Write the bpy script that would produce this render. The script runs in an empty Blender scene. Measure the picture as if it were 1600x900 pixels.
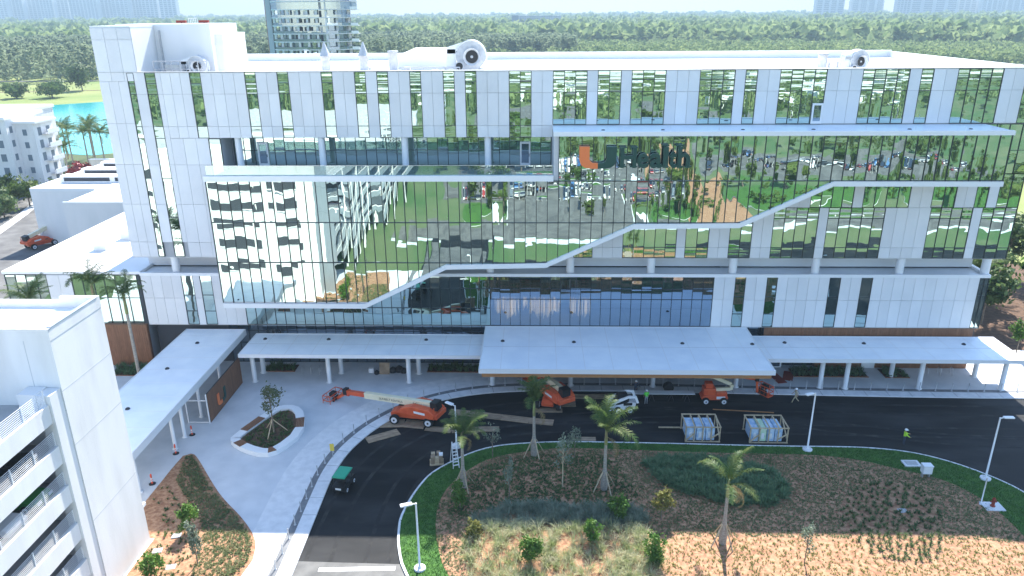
import bpy, bmesh, math, random
import numpy as np
from mathutils import Vector, Matrix, Euler

# ---------------------------------------------------------------- camera, sky, sun, exposure
SC = bpy.context.scene
COL = SC.collection
R = math.radians
PITCH, YAW, ROLL = R(20.17), R(1.75), 0.0075
fw = Vector((-math.sin(YAW) * math.cos(PITCH), math.cos(YAW) * math.cos(PITCH), -math.sin(PITCH)))
rt = Vector((math.cos(YAW), math.sin(YAW), 0)); up = rt.cross(fw)
r2 = rt * math.cos(ROLL) - up * math.sin(ROLL); u2 = up * math.cos(ROLL) + rt * math.sin(ROLL)
cam = bpy.data.cameras.new('camera'); camo = bpy.data.objects.new('camera', cam); COL.objects.link(camo)
camo.matrix_world = Matrix(((r2.x, u2.x, -fw.x, 0), (r2.y, u2.y, -fw.y, -80), (r2.z, u2.z, -fw.z, 39.4), (0, 0, 0, 1)))
cam.sensor_width = 36; cam.lens = 36 * 1165 / 1600; cam.clip_start = 0.5; cam.clip_end = 60000
SC.camera = camo

SUN_EL, SUN_AZ = R(47.2), R(10.0)            # azimuth from +Y towards +X
w = bpy.data.worlds.new('World'); SC.world = w; w.use_nodes = True
nt = w.node_tree; nt.nodes.clear()
sky = nt.nodes.new('ShaderNodeTexSky'); sky.sky_type = 'NISHITA'; sky.sun_disc = False
sky.sun_elevation = SUN_EL; sky.sun_rotation = SUN_AZ; sky.altitude = 0; sky.air_density = 1.0; sky.dust_density = 0.3; sky.ozone_density = 2.4
bg = nt.nodes.new('ShaderNodeBackground'); bg.inputs[1].default_value = 0.15
ow = nt.nodes.new('ShaderNodeOutputWorld')
nt.links.new(sky.outputs[0], bg.inputs[0]); nt.links.new(bg.outputs[0], ow.inputs[0])
sl = bpy.data.lights.new('sun', 'SUN'); sl.energy = 5.0; sl.angle = R(0.5); sl.color = (1.0, 0.955, 0.88)
so = bpy.data.objects.new('sun', sl); COL.objects.link(so); so.location = (60, 200, 200)
sv = Vector((math.sin(SUN_AZ) * math.cos(SUN_EL), math.cos(SUN_AZ) * math.cos(SUN_EL), math.sin(SUN_EL)))
so.rotation_euler = sv.to_track_quat('Z', 'Y').to_euler()
SC.view_settings.view_transform = 'Standard'; SC.view_settings.look = 'None'
SC.view_settings.exposure = 1.5; SC.view_settings.gamma = 1
SC.view_settings.use_curve_mapping = False
SC.render.engine = 'CYCLES'
cy = SC.cycles
cy.use_denoising = True
try: cy.denoiser = 'OPENIMAGEDENOISE'
except Exception: pass
cy.max_bounces = 7; cy.glossy_bounces = 4; cy.diffuse_bounces = 3; cy.transmission_bounces = 4; cy.transparent_max_bounces = 8
cy.volume_bounces = 0; cy.caustics_reflective = True; cy.caustics_refractive = False; cy.sample_clamp_indirect = 4; cy.blur_glossy = 1.0
cy.use_adaptive_sampling = True; cy.adaptive_threshold = 0.015

rng = np.random.default_rng(7); random.seed(7)

# ---------------------------------------------------------------- materials
MATS = {}
def mat(name, c, rough=0.7, c2=None, scale=1.0, detail=4, bump=0.0, bscale=None, spec=0.4, metal=0.0, rnd=0.0, emit=None, stretch=None, lo=0.35, hi=0.65):
    m = bpy.data.materials.new(name); m.use_nodes = True; MATS[name] = m
    n, l = m.node_tree.nodes, m.node_tree.links
    p = n['Principled BSDF']
    p.inputs['Roughness'].default_value = rough; p.inputs['Metallic'].default_value = metal
    p.inputs['Specular IOR Level'].default_value = spec
    p.inputs['Base Color'].default_value = (*c, 1)
    geo = n.new('ShaderNodeNewGeometry'); vec = geo.outputs['Position']
    if stretch:
        mp = n.new('ShaderNodeMapping'); mp.inputs['Scale'].default_value = stretch; l.new(vec, mp.inputs[0]); vec = mp.outputs[0]
    out = None
    if c2:
        t = n.new('ShaderNodeTexNoise'); t.inputs['Scale'].default_value = scale; t.inputs['Detail'].default_value = detail; l.new(vec, t.inputs['Vector'])
        r = n.new('ShaderNodeMapRange'); r.inputs[1].default_value = lo; r.inputs[2].default_value = hi; l.new(t.outputs[0], r.inputs[0])
        mx = n.new('ShaderNodeMix'); mx.data_type = 'RGBA'; mx.inputs[6].default_value = (*c, 1); mx.inputs[7].default_value = (*c2, 1)
        l.new(r.outputs[0], mx.inputs[0]); out = mx.outputs[2]
    if rnd:
        oi = n.new('ShaderNodeObjectInfo'); hs = n.new('ShaderNodeHueSaturation')
        r3 = n.new('ShaderNodeMapRange'); r3.inputs[3].default_value = 1 - rnd; r3.inputs[4].default_value = 1 + rnd
        l.new(oi.outputs['Random'], r3.inputs[0]); l.new(r3.outputs[0], hs.inputs['Value'])
        if out: l.new(out, hs.inputs['Color'])
        else: hs.inputs['Color'].default_value = (*c, 1)
        out = hs.outputs[0]
    if out: l.new(out, p.inputs['Base Color'])
    if bump:
        t2 = n.new('ShaderNodeTexNoise'); t2.inputs['Scale'].default_value = bscale or scale * 4; t2.inputs['Detail'].default_value = 5; l.new(vec, t2.inputs['Vector'])
        b = n.new('ShaderNodeBump'); b.inputs['Strength'].default_value = 1; b.inputs['Distance'].default_value = bump
        l.new(t2.outputs[0], b.inputs['Height']); l.new(b.outputs[0], p.inputs['Normal'])
    if emit:
        p.inputs['Emission Color'].default_value = (*emit[0], 1); p.inputs['Emission Strength'].default_value = emit[1]
    return m

def glass_mat(name, refl, base, see=0.0, wav=0.004, fac=0.85, wscale=0.55):
    """coated facade glass: wavy tinted mirror over a dark body, optionally see-through"""
    m = bpy.data.materials.new(name); m.use_nodes = True; MATS[name] = m
    n, l = m.node_tree.nodes, m.node_tree.links; n.clear()
    o = n.new('ShaderNodeOutputMaterial'); g = n.new('ShaderNodeBsdfGlossy'); g.inputs['Roughness'].default_value = 0.0; g.inputs['Color'].default_value = (*refl, 1)
    geo = n.new('ShaderNodeNewGeometry'); oi = n.new('ShaderNodeObjectInfo')
    ad = n.new('ShaderNodeVectorMath'); ad.operation = 'MULTIPLY_ADD'
    l.new(oi.outputs['Random'], ad.inputs[0]); ad.inputs[1].default_value = (37, 0, 11); l.new(geo.outputs['Position'], ad.inputs[2])
    t = n.new('ShaderNodeTexNoise'); t.inputs['Scale'].default_value = wscale; t.inputs['Detail'].default_value = 1.5; l.new(ad.outputs[0], t.inputs['Vector'])
    b = n.new('ShaderNodeBump'); b.inputs['Strength'].default_value = 1; b.inputs['Distance'].default_value = wav
    l.new(t.outputs[0], b.inputs['Height']); l.new(b.outputs[0], g.inputs['Normal'])
    if see > 0:
        d = n.new('ShaderNodeBsdfTransparent'); d.inputs[0].default_value = (see * .85, see, see * .97, 1)
    else:
        d = n.new('ShaderNodeBsdfDiffuse'); d.inputs[0].default_value = (*base, 1)
    mx = n.new('ShaderNodeMixShader'); mx.inputs[0].default_value = fac
    l.new(d.outputs[0], mx.inputs[1]); l.new(g.outputs[0], mx.inputs[2]); l.new(mx.outputs[0], o.inputs[0])
    return m

mat('panel', (.68, .69, .70), .45, (.73, .735, .74), .35, bump=.0015, bscale=1.2, rnd=.055)
mat('joint', (.40, .41, .42), .8)
mat('white_wall', (.74, .74, .73), .7, (.80, .79, .78), .5, bump=.004, bscale=3, stretch=(1, 1, .25))
mat('stucco', (.70, .69, .67), .8, (.80, .79, .77), .7, detail=8, bump=.006, bscale=6, stretch=(1, 1, .22), lo=.3, hi=.6)
mat('white_roof', (.78, .78, .77), .6, (.86, .86, .85), .12, bump=.004, bscale=2)
mat('canopy_roof', (.80, .85, .90), .38, (.89, .93, .96), .45, detail=9, bump=.003, bscale=1.5)
mat('white_metal', (.78, .79, .80), .35, spec=.5)
mat('grey_metal', (.42, .43, .45), .4, (.50, .51, .52), 3, metal=.4)
mat('galv', (.50, .52, .54), .35, (.62, .63, .64), 2.5, metal=.7)
mat('dark_metal', (.05, .053, .06), .4, metal=.5)
mat('mullion', (.035, .045, .05), .35, metal=.4)
mat('fan_grey', (.46, .47, .49), .5, (.56, .57, .59), 3)
mat('pipe_grey', (.42, .43, .45), .5)
mat('soffit', (.55, .56, .57), .7)
mat('wood', (.17, .075, .038), .5, (.24, .115, .06), 2.2, stretch=(6, 6, .5), bump=.002, bscale=8, rnd=.10)
mat('wood_orange', (.36, .17, .07), .5, (.44, .22, .09), 2, stretch=(.5, 6, 6))  # orange-brown timber, lighter than the cladding wood
mat('concrete', (.52, .545, .57), .8, (.61, .63, .65), .5, detail=8, bump=.002, bscale=12)
mat('kerb', (.60, .61, .62), .8, (.71, .715, .72), 1.4, detail=7, bump=.003, bscale=9)
mat('band', (.14, .145, .155), .75, (.20, .205, .21), 2, detail=6)
mat('asphalt', (.007, .008, .010), .62, (.040, .040, .042), .22, detail=10, bump=.006, bscale=30, spec=.16, lo=.45, hi=.8, stretch=(.45, 1.4, 1))  # paler streaks: dust and swirls, with wet sheen put into the colour
mat('tyre_dust', (.022, .022, .023), .8, (.055, .053, .05), 1.3, detail=9, stretch=(.6, .6, 1), spec=.2, lo=.5, hi=.8)
mat('old_asphalt', (.085, .083, .082), .85, (.16, .157, .15), .3, detail=8, bump=.004, bscale=20)
mat('pale_asphalt', (.07, .07, .07), .6, (.14, .138, .132), .6, detail=7)  # worn asphalt, sunlit tone of the drive end put into its colour
mat('paint', (.8, .8, .78), .6)
mat('mulch', (.26, .125, .068), .95, (.45, .26, .15), 3.2, detail=12, bump=.03, bscale=9)
mat('deck_concrete', (.40, .395, .385), .8, (.52, .51, .50), .4, detail=8)
mat('meadow', (.14, .20, .045), .95, (.24, .26, .085), .03, detail=9, bump=.1, bscale=.8)
mat('soil', (.075, .045, .03), .95, (.15, .085, .05), 2, detail=8, bump=.03, bscale=8)
mat('lawn', (.030, .095, .014), .9, (.06, .155, .022), 2.0, detail=8, bump=.04, bscale=14)
mat('field', (.05, .115, .035), .95, (.13, .155, .075), .045, detail=12, bump=.1, bscale=.8)
mat('land', (.045, .075, .03), .95, (.085, .11, .04), .012, detail=9)
mat('water', (.02, .30, .31), .15, (.03, .36, .365), .02, spec=.15)
mat('bark', (.16, .12, .085), .9, (.28, .22, .17), 6, bump=.02, bscale=20)
mat('palm_trunk', (.27, .24, .20), .9, (.40, .36, .31), 5, stretch=(1, 1, 3), bump=.02, bscale=10)
mat('crownshaft', (.20, .15, .08), .6, (.23, .30, .10), 1.4)
mat('timber', (.42, .32, .20), .8, (.54, .43, .29), 3, bump=.004, bscale=14, rnd=.12)
mat('plywood', (.24, .17, .11), .8, (.36, .27, .18), 1.6, detail=7, stretch=(1, 3, 1), rnd=.18)
def leaf(name, c, c2, scale=.6, tr=.35, spec=.25):
    m = mat(name, c, .55 if spec else .95, c2, scale, detail=3, spec=spec, rnd=.10)
    n, l = m.node_tree.nodes, m.node_tree.links
    p = n['Principled BSDF']; o = n['Material Output']; t = n.new('ShaderNodeBsdfTranslucent'); mx = n.new('ShaderNodeMixShader')
    mx.inputs[0].default_value = tr
    src = p.inputs['Base Color'].links[0].from_socket; l.new(src, t.inputs[0])
    l.new(p.outputs[0], mx.inputs[1]); l.new(t.outputs[0], mx.inputs[2]); l.new(mx.outputs[0], o.inputs[0])
    return m
leaf('leaf_palm', (.055, .115, .03), (.13, .17, .045), 1.2)
leaf('leaf_dry', (.22, .16, .07), (.36, .28, .13), 2)
leaf('leaf_bush', (.07, .17, .025), (.15, .25, .05), 1.5)
leaf('leaf_olive', (.075, .10, .045), (.13, .15, .07), 1.5)
leaf('leaf_silver', (.15, .20, .14), (.29, .33, .24), 1.5)
leaf('leaf_dark', (.055, .11, .035), (.14, .19, .065), 1.1)
leaf('leaf_cover', (.12, .17, .06), (.25, .25, .115), .8)
leaf('leaf_shrub', (.07, .15, .07), (.17, .26, .125), 2.2)
leaf('leaf_plume', (.24, .30, .11), (.55, .52, .34), 1.6, tr=.45)
leaf('leaf_yellow', (.17, .19, .045), (.30, .27, .08), 1)
leaf('leaf_mangrove', (.13, .195, .07), (.28, .34, .14), .07, tr=.45, spec=0)
leaf('leaf_casuarina', (.17, .22, .125), (.27, .32, .20), .03, tr=.45, spec=0)
leaf('leaf_edge', (.16, .26, .06), (.28, .36, .10), .05, tr=.5, spec=0)
leaf('leaf_grass', (.035, .12, .014), (.075, .19, .03), 1.2)
leaf('leaf_field', (.07, .13, .025), (.13, .17, .04), .05)
glass_mat('glass', (.61, .76, .71), (.018, .036, .033), fac=.84, wav=.006)
glass_mat('glass_dark', (.42, .52, .60), (.010, .014, .02), fac=.62)
glass_mat('glass_lobby', (.50, .64, .78), (0, 0, 0), see=.75, fac=.62, wav=.0025)
glass_mat('glass_rail', (.62, .72, .68), (0, 0, 0), see=.85, fac=.42, wav=.001)
glass_mat('glass_blue', (.48, .58, .65), (.07, .10, .12), fac=.60, wav=.002)
glass_mat('car_glass', (.5, .55, .6), (.01, .012, .015), fac=.35, wav=0.0)
mat('orange', (.62, .085, .028), .35, (.70, .12, .04), 1.5, spec=.5)
mat('cream', (.72, .66, .46), .4, (.78, .72, .53), 2, spec=.5)
mat('black', (.015, .015, .017), .5)
mat('rubber', (.018, .018, .018), .85)
mat('rim', (.68, .70, .74), .4)
mat('sign_orange', (.80, .20, .055), .45)
mat('sign_green', (.0065, .055, .042), .4)
mat('white_paint', (.80, .81, .82), .3, spec=.5)
mat('green_paint', (.02, .33, .19), .35, spec=.5)
mat('yellow', (.72, .55, .08), .5)
mat('red_carpet', (.26, .045, .03), .8)
mat('cone_red', (.72, .10, .05), .5)
mat('hivis', (.18, .80, .10), .7)
mat('hivis_y', (.55, .85, .05), .7)
mat('denim', (.05, .06, .09), .9)
mat('khaki', (.42, .36, .24), .9)
mat('pants_grey', (.28, .29, .30), .9)
mat('shirt_tan', (.48, .42, .30), .9)
mat('skin', (.34, .19, .12), .6)
mat('hat', (.8, .8, .78), .4)
mat('blue_wrap', (.30, .48, .70), .35, (.62, .74, .86), 2.5, spec=.5)
mat('green_wrap', (.42, .66, .46), .4, (.66, .80, .60), 3)
mat('far_tower', (.50, .52, .54), .7, (.60, .61, .62), .02)
mat('far_glass', (.16, .20, .24), .3)
mat('slab', (.66, .66, .66), .7)
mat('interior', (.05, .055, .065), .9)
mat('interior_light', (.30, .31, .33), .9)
mat('pendant', (.75, .55, .34), .4, emit=((1.0, .72, .42), .3))

# ---------------------------------------------------------------- mesh helpers
def link(o, parent=None):
    COL.objects.link(o)
    if parent: o.parent = parent
    return o
def meta(o, label=None, cat=None, group=None, kind=None):
    if label: o['label'] = label
    if cat: o['category'] = cat
    if group: o['group'] = group
    if kind: o['kind'] = kind
    return o
def thing(name, label, cat, loc=(0, 0, 0), rz=0, group=None):
    o = bpy.data.objects.new(name, None); link(o); o.location = loc; o.rotation_euler = (0, 0, rz); o.empty_display_size = .3
    return meta(o, label, cat, group)
def mesh_np(name, v, f, m, parent=None, smooth=False, mi=None):
    """v (n,3) array, f (k,c) int array of equal-sided faces"""
    v = np.asarray(v, np.float32); f = np.asarray(f, np.int32)
    me = bpy.data.meshes.new(name); me.vertices.add(len(v)); me.vertices.foreach_set('co', v.ravel())
    k, c = f.shape
    me.loops.add(k * c); me.loops.foreach_set('vertex_index', f.ravel()); me.polygons.add(k)
    me.polygons.foreach_set('loop_start', np.arange(0, k * c, c, dtype=np.int32)); me.polygons.foreach_set('loop_total', np.full(k, c, np.int32))
    for mm in (m if isinstance(m, (list, tuple)) else [m]): me.materials.append(MATS[mm])
    if mi is not None: me.polygons.foreach_set('material_index', np.asarray(mi, np.int32))
    if smooth: me.polygons.foreach_set('use_smooth', np.ones(k, bool))
    me.update(calc_edges=True)
    o = bpy.data.objects.new(name, me); link(o, parent); return o

class MB:
    def __init__(s): s.v = []; s.f = []; s.m = []; s.sm = []; s.mats = []
    def mi(s, m):
        if m not in s.mats: s.mats.append(m)
        return s.mats.index(m)
    def add(s, vs, fs, m, sm=False):
        b = len(s.v); s.v += [tuple(q) for q in vs]; i = s.mi(m)
        for f in fs: s.f.append(tuple(b + q for q in f)); s.m.append(i); s.sm.append(sm)
        return s
    def box(s, x0, x1, y0, y1, z0, z1, m, M=None):
        vs = [Vector((x, y, z)) for z in (z0, z1) for y in (y0, y1) for x in (x0, x1)]
        if M: vs = [M @ q for q in vs]
        return s.add(vs, [(0, 2, 3, 1), (4, 5, 7, 6), (0, 1, 5, 4), (2, 6, 7, 3), (0, 4, 6, 2), (1, 3, 7, 5)], m)
    def bar(s, p, q, a, b, m, upv=(0, 0, 1)):
        p, q = Vector(p), Vector(q); d = (q - p).normalized(); u = Vector(upv)
        if abs(d.dot(u)) > .98: u = Vector((1, 0, 0))
        r = d.cross(u).normalized(); u = r.cross(d)
        vs = [e + r * x * a / 2 + u * y * b / 2 for e in (p, q) for x, y in ((-1, -1), (1, -1), (1, 1), (-1, 1))]
        return s.add(vs, [(3, 2, 1, 0), (4, 5, 6, 7), (0, 1, 5, 4), (1, 2, 6, 5), (2, 3, 7, 6), (3, 0, 4, 7)], m)
    def cyl(s, p, q, r0, r1, m, n=12, cap=True, sm=True):
        p, q = Vector(p), Vector(q); d = (q - p).normalized(); u = Vector((0, 0, 1)) if abs(d.z) < .95 else Vector((1, 0, 0))
        a = d.cross(u).normalized(); b = d.cross(a)
        vs = [e + (a * math.cos(t) + b * math.sin(t)) * r for e, r in ((p, r0), (q, r1)) for t in [2 * math.pi * i / n for i in range(n)]]
        s.add(vs, [(i, (i + 1) % n, n + (i + 1) % n, n + i) for i in range(n)], m, sm)
        if cap: s.add(vs[:n], [tuple(range(n))[::-1]], m); s.add(vs[n:], [tuple(range(n))], m)
        return s
    def tube(s, pts, rs, m, n=8):
        pts = [Vector(p) for p in pts]; vs = []; L = len(pts)
        if not isinstance(rs, (list, tuple)): rs = [rs] * L
        for i, p in enumerate(pts):
            d = (pts[min(i + 1, L - 1)] - pts[max(i - 1, 0)]).normalized(); u = Vector((0, 0, 1)) if abs(d.z) < .9 else Vector((1, 0, 0))
            a = d.cross(u).normalized(); b = d.cross(a)
            vs += [p + (a * math.cos(2 * math.pi * k / n) + b * math.sin(2 * math.pi * k / n)) * rs[i] for k in range(n)]
        fs = [(i * n + k, i * n + (k + 1) % n, (i + 1) * n + (k + 1) % n, (i + 1) * n + k) for i in range(L - 1) for k in range(n)]
        s.add(vs, fs, m, True); s.add(vs[:n], [tuple(range(n))[::-1]], m); return s.add(vs[-n:], [tuple(range(n))], m)
    def lathe(s, prof, m, c=(0, 0, 0), n=14):
        c = Vector(c); vs = [c + Vector((r * math.cos(2 * math.pi * k / n), r * math.sin(2 * math.pi * k / n), z)) for r, z in prof for k in range(n)]
        L = len(prof); s.add(vs, [(i * n + k, i * n + (k + 1) % n, (i + 1) * n + (k + 1) % n, (i + 1) * n + k) for i in range(L - 1) for k in range(n)], m, True)
        s.add(vs[:n], [tuple(range(n))[::-1]], m); return s.add(vs[-n:], [tuple(range(n))], m)
    def prism(s, poly, z0, z1, m, side=None):
        """polygon in XY extruded in z"""
        n = len(poly); A = sum(poly[i][0] * poly[(i + 1) % n][1] - poly[(i + 1) % n][0] * poly[i][1] for i in range(n))
        if A < 0: poly = poly[::-1]
        vs = [(x, y, z0) for x, y in poly] + [(x, y, z1) for x, y in poly]
        s.add(vs, [tuple(range(n, 2 * n))], m); s.add(vs, [tuple(range(n))[::-1]], m)
        return s.add(vs, [(i, (i + 1) % n, n + (i + 1) % n, n + i) for i in range(n)], side or m)
    def prism_y(s, poly, y0, y1, m):
        """polygon in XZ extruded in y"""
        n = len(poly); A = sum(poly[i][0] * poly[(i + 1) % n][1] - poly[(i + 1) % n][0] * poly[i][1] for i in range(n))
        if A < 0: poly = poly[::-1]
        vs = [(x, y0, z) for x, z in poly] + [(x, y1, z) for x, z in poly]
        return s.add(vs, [tuple(range(n)), tuple(range(n, 2 * n))[::-1]] + [((i + 1) % n, i, n + i, n + (i + 1) % n) for i in range(n)], m)
    def build(s, name, parent=None, bevel=0, loc=None):
        me = bpy.data.meshes.new(name); me.from_pydata(s.v, [], s.f)
        for q in s.mats: me.materials.append(MATS[q])
        me.polygons.foreach_set('material_index', s.m); me.polygons.foreach_set('use_smooth', s.sm)
        big = any(len(q) > 5 for q in s.f)
        if big:
            bm = bmesh.new(); bm.from_mesh(me); bmesh.ops.triangulate(bm, faces=[q for q in bm.faces if len(q.verts) > 6]); bm.to_mesh(me); bm.free()
        me.update(); o = bpy.data.objects.new(name, me); link(o, parent)
        if loc: o.location = loc
        if bevel:
            b = o.modifiers.new('bevel', 'BEVEL'); b.width = bevel; b.segments = 2; b.limit_method = 'ANGLE'
        return o
def struct(mb, name, parent=None):
    o = mb.build(name, parent)
    if not parent: o['kind'] = 'structure'
    return o
def dup(root, loc=None, rz=None, label=None, group=None, scale=None, parent=None):
    r = root.copy(); COL.objects.link(r); r.parent = parent
    if loc is not None: r.location = loc
    if rz is not None: r.rotation_euler = (0, 0, rz)
    if scale is not None: r.scale = (scale,) * 3
    if label: r['label'] = label
    if group: r['group'] = group
    for ch in list(root.children): dup(ch, parent=r)
    return r
_UNIT = {}
def unit_box(m):
    """shared unit cube for cheap pieces"""
    if m not in _UNIT:
        b = MB().box(-.5, .5, -.5, .5, -.5, .5, m); o = b.build('piece'); _UNIT[m] = o.data; bpy.data.objects.remove(o)
    return _UNIT[m]
def piece(name, m, x0, x1, y0, y1, z0, z1, parent=None):
    o = bpy.data.objects.new(name, unit_box(m)); link(o, parent)
    o.location = ((x0 + x1) / 2, (y0 + y1) / 2, (z0 + z1) / 2); o.scale = (x1 - x0, y1 - y0, z1 - z0); return o
def strip(mb, path, a, b, z0, z1, m):
    """ribbon between offsets a and b (to the left of travel) along a path, extruded"""
    P = [Vector((x, y)) for x, y in path]; L = []; Q = []
    for i, p in enumerate(P):
        d = (P[min(i + 1, len(P) - 1)] - P[max(i - 1, 0)]).normalized(); n = Vector((-d.y, d.x)); L.append(p + n * a); Q.append(p + n * b)
    for i in range(len(P) - 1):
        q = [L[i], L[i + 1], Q[i + 1], Q[i]]; vs = [(c.x, c.y, z0) for c in q] + [(c.x, c.y, z1) for c in q]
        A = sum(q[k].x * q[(k + 1) % 4].y - q[(k + 1) % 4].x * q[k].y for k in range(4))
        fs = [(4, 5, 6, 7), (0, 1, 5, 4), (2, 3, 7, 6)]
        if A < 0: fs = [f[::-1] for f in fs]
        mb.add(vs, fs, m)
def smooth_path(pts, it=2, closed=False):
    for _ in range(it):
        o = []; n = len(pts)
        for i in range(n if closed else n - 1):
            a, b = pts[i], pts[(i + 1) % n]
            o += [(a[0] * .75 + b[0] * .25, a[1] * .75 + b[1] * .25), (a[0] * .25 + b[0] * .75, a[1] * .25 + b[1] * .75)]
        pts = o if closed else [pts[0]] + o + [pts[-1]]
    return pts
def inside(px, py, poly):
    px = np.asarray(px); py = np.asarray(py); c = np.zeros(px.shape, bool); n = len(poly)
    for i in range(n):
        x0, y0 = poly[i]; x1, y1 = poly[(i + 1) % n]
        t = ((y0 > py) != (y1 > py)) & (px < (x1 - x0) * (py - y0) / (y1 - y0 + 1e-12) + x0); c ^= t
    return c
# ================================================================ the setting
ROADN = [(130, -7.6), (52.9, -7.1), (39.4, -6.9), (25.8, -6.5), (11.9, -6.0), (4.8, -6.0), (-2.3, -6.2), (-6.6, -7.0), (-10.0, -8.4), (-13.1, -10.6), (-15.8, -14.1), (-17.1, -17.0), (-17.8, -19.3), (-18.2, -22.3), (-18.2, -25.1), (-18.1, -30.3), (-18.0, -35.5), (-18, -45)]
ISL = [(-9.7, -35.3), (-10.7, -32.1), (-11.0, -30.0), (-11.1, -28.6), (-10.8, -26.6), (-10.3, -24.5), (-9.5, -22.3), (-8.2, -20.7), (-6.3, -18.9), (-4.4, -17.7), (-2.0, -17.0), (2.7, -16.5), (8.9, -16.6), (13.5, -16.7), (22.7, -17.0), (28.8, -17.0), (32.3, -17.1), (36.0, -17.8), (38.9, -19.4), (41.3, -21.7), (42.9, -24.1), (44, -29), (43, -36), (38, -43), (28, -47), (5, -47), (-4, -44)]
MUL = [(-6.5, -35.3), (-7.4, -32.4), (-8.0, -29.7), (-8.1, -26.3), (-7.3, -23.7), (-6.0, -21.7), (-4.4, -19.9), (-2.0, -18.8), (2.6, -17.7), (8.7, -18.0), (16.3, -18.4), (22.3, -18.5), (26.8, -18.6), (30.3, -19.3), (33.1, -20.7), (36.0, -22.0), (37.6, -23.5), (38.8, -26.1), (39.2, -30.2), (38, -35.5), (35, -40), (27, -44), (6, -44), (-2, -41.5)]
BED = [(-33.4, -27.2), (-33.4, -24.2), (-33.3, -19.8), (-32.7, -19.4), (-32.1, -19.6), (-28.7, -24.1), (-26.8, -26.4), (-24.1, -29.0), (-21.9, -31.8), (-21.5, -34.0), (-21.8, -36), (-23.5, -44), (-30.3, -44), (-30.3, -31.6), (-33.4, -31.6)]
PLANTER = [(-29.7, -17.0), (-27.8, -11.9), (-26.8, -10.7), (-25.1, -10.6), (-23.7, -12.3), (-22.8, -16.0), (-24.0, -19.2), (-25.4, -20.1), (-27.7, -19.2), (-29.4, -17.9)]
ROADN_S = smooth_path(ROADN, 2); ISL_S = smooth_path(ISL, 2, True); MUL_S = smooth_path(MUL, 2, True); BED_S = smooth_path(BED[3:10], 2)
BED_S = BED[:3] + BED_S + BED[10:]

struct(MB().add([(-8800, -1400, -.05), (8800, -1400, -.05), (8800, 8800, -.05), (-8800, 8800, -.05)], [(0, 1, 2, 3)], 'land'), 'ground')
# asphalt drive; its worn paler end has sunlight put into the colour
rd = MB(); rd.add([(-18.5, -64.5, .01), (-8, -64.5, .01), (-8, -50, .01), (130, -50, .01), (130, -4, .01), (-20, -4, .01), (-20, -40, .01), (-18.5, -44, .01)], [tuple(range(8))], 'asphalt'); struct(rd, 'road')
tt_ = MB()
mid = smooth_path([(120, -13), (52, -12.2), (25, -11.4), (8, -11.2), (-1, -11.6), (-7, -13.8), (-11.5, -18), (-13.7, -23), (-14.3, -29), (-14.2, -36), (-13.8, -50)], 2)
for k_, o_ in enumerate((-3.4, -1.5, 1.2, 3.0)): strip(tt_, mid, o_, o_ + .34, .011, .014 + .0006 * k_, 'tyre_dust')
strip(tt_, smooth_path([(60, -15.6), (44, -17), (30, -14), (16, -10.6), (4, -12.8)], 2), 0, .3, .011, .0172, 'tyre_dust'); strip(tt_, smooth_path([(60, -13.8), (44, -15.1), (30, -12.1), (16, -8.7), (4, -10.9)], 2), 0, .3, .011, .0178, 'tyre_dust')
struct(tt_, 'tyre_tracks')
ap = MB(); ap.add([(-18.2, -58, .016), (-9, -58, .016), (-9, -34.1, .016), (-18.2, -33.9, .016)], [(0, 1, 2, 3)], 'pale_asphalt')
ap.add([(-16.2, -35.0, .021), (-10.4, -34.75, .021), (-10.4, -34.3, .021), (-16.2, -34.6, .021)], [(0, 1, 2, 3)], 'paint'); struct(ap, 'sun_tinted_asphalt')  # paler asphalt begins at the shadow edge, sunlight painted in
# raised plaza, paved edge strip, dark inlaid band
pl = MB(); pl.prism(ROADN_S + [(-64, -45), (-64, 3), (130, 3)], -.02, .13, 'concrete', 'kerb'); plaza = struct(pl, 'plaza_pavement')
kb = MB(); strip(kb, ROADN_S, -1.15, .02, .02, .137, 'kerb'); kstrip = struct(kb, 'kerb_strip')
kj = MB(); acc_ = 0.0
for a_, b_ in zip(ROADN_S[:-1], ROADN_S[1:]):
    A_, B_ = Vector(a_), Vector(b_); d_ = (B_ - A_).length; t_ = 2.4 - acc_
    while t_ <= d_:
        q_ = A_.lerp(B_, t_ / d_); n_ = Vector((-(B_ - A_).y, (B_ - A_).x)).normalized(); kj.bar((q_.x + n_.x * .01, q_.y + n_.y * .01, .1345), (q_.x - n_.x * 1.14, q_.y - n_.y * 1.14, .1345), .035, .009, 'band'); t_ += 2.4
    acc_ = (acc_ + d_) % 2.4
kj.build('paving_joints', kstrip)['kind'] = 'stuff'
bd = MB(); strip(bd, ROADN_S, -1.75, -1.17, .1, .138, 'band'); struct(bd, 'dark_paving_band')
# long pale stripe tones in the plaza paving
ps = MB()
for x0, x1, w_ in ((-21.5, -19.95, 30),):
    strip(ps, [(p[0], p[1]) for p in ROADN_S if p[0] < 0], -4.6, -1.77, .1, .1365, 'kerb')
struct(ps, 'pale_paving_band')
# planted island
il = MB(); il.prism(ISL_S, -.02, .14, 'kerb'); struct(il, 'island_kerb')
def inset(poly, d):
    P = [Vector(p) for p in poly]; n = len(P); A = sum(P[i].x * P[(i + 1) % n].y - P[(i + 1) % n].x * P[i].y for i in range(n)); s = 1 if A > 0 else -1; o = []
    for i in range(n):
        t = (P[(i + 1) % n] - P[i - 1]).normalized(); o.append(tuple(P[i] + Vector((-t.y, t.x)) * d * s))
    return o
LAWN_S = inset(ISL_S, .2)
struct(MB().prism(LAWN_S, .05, .15, 'lawn'), 'island_lawn')
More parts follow.
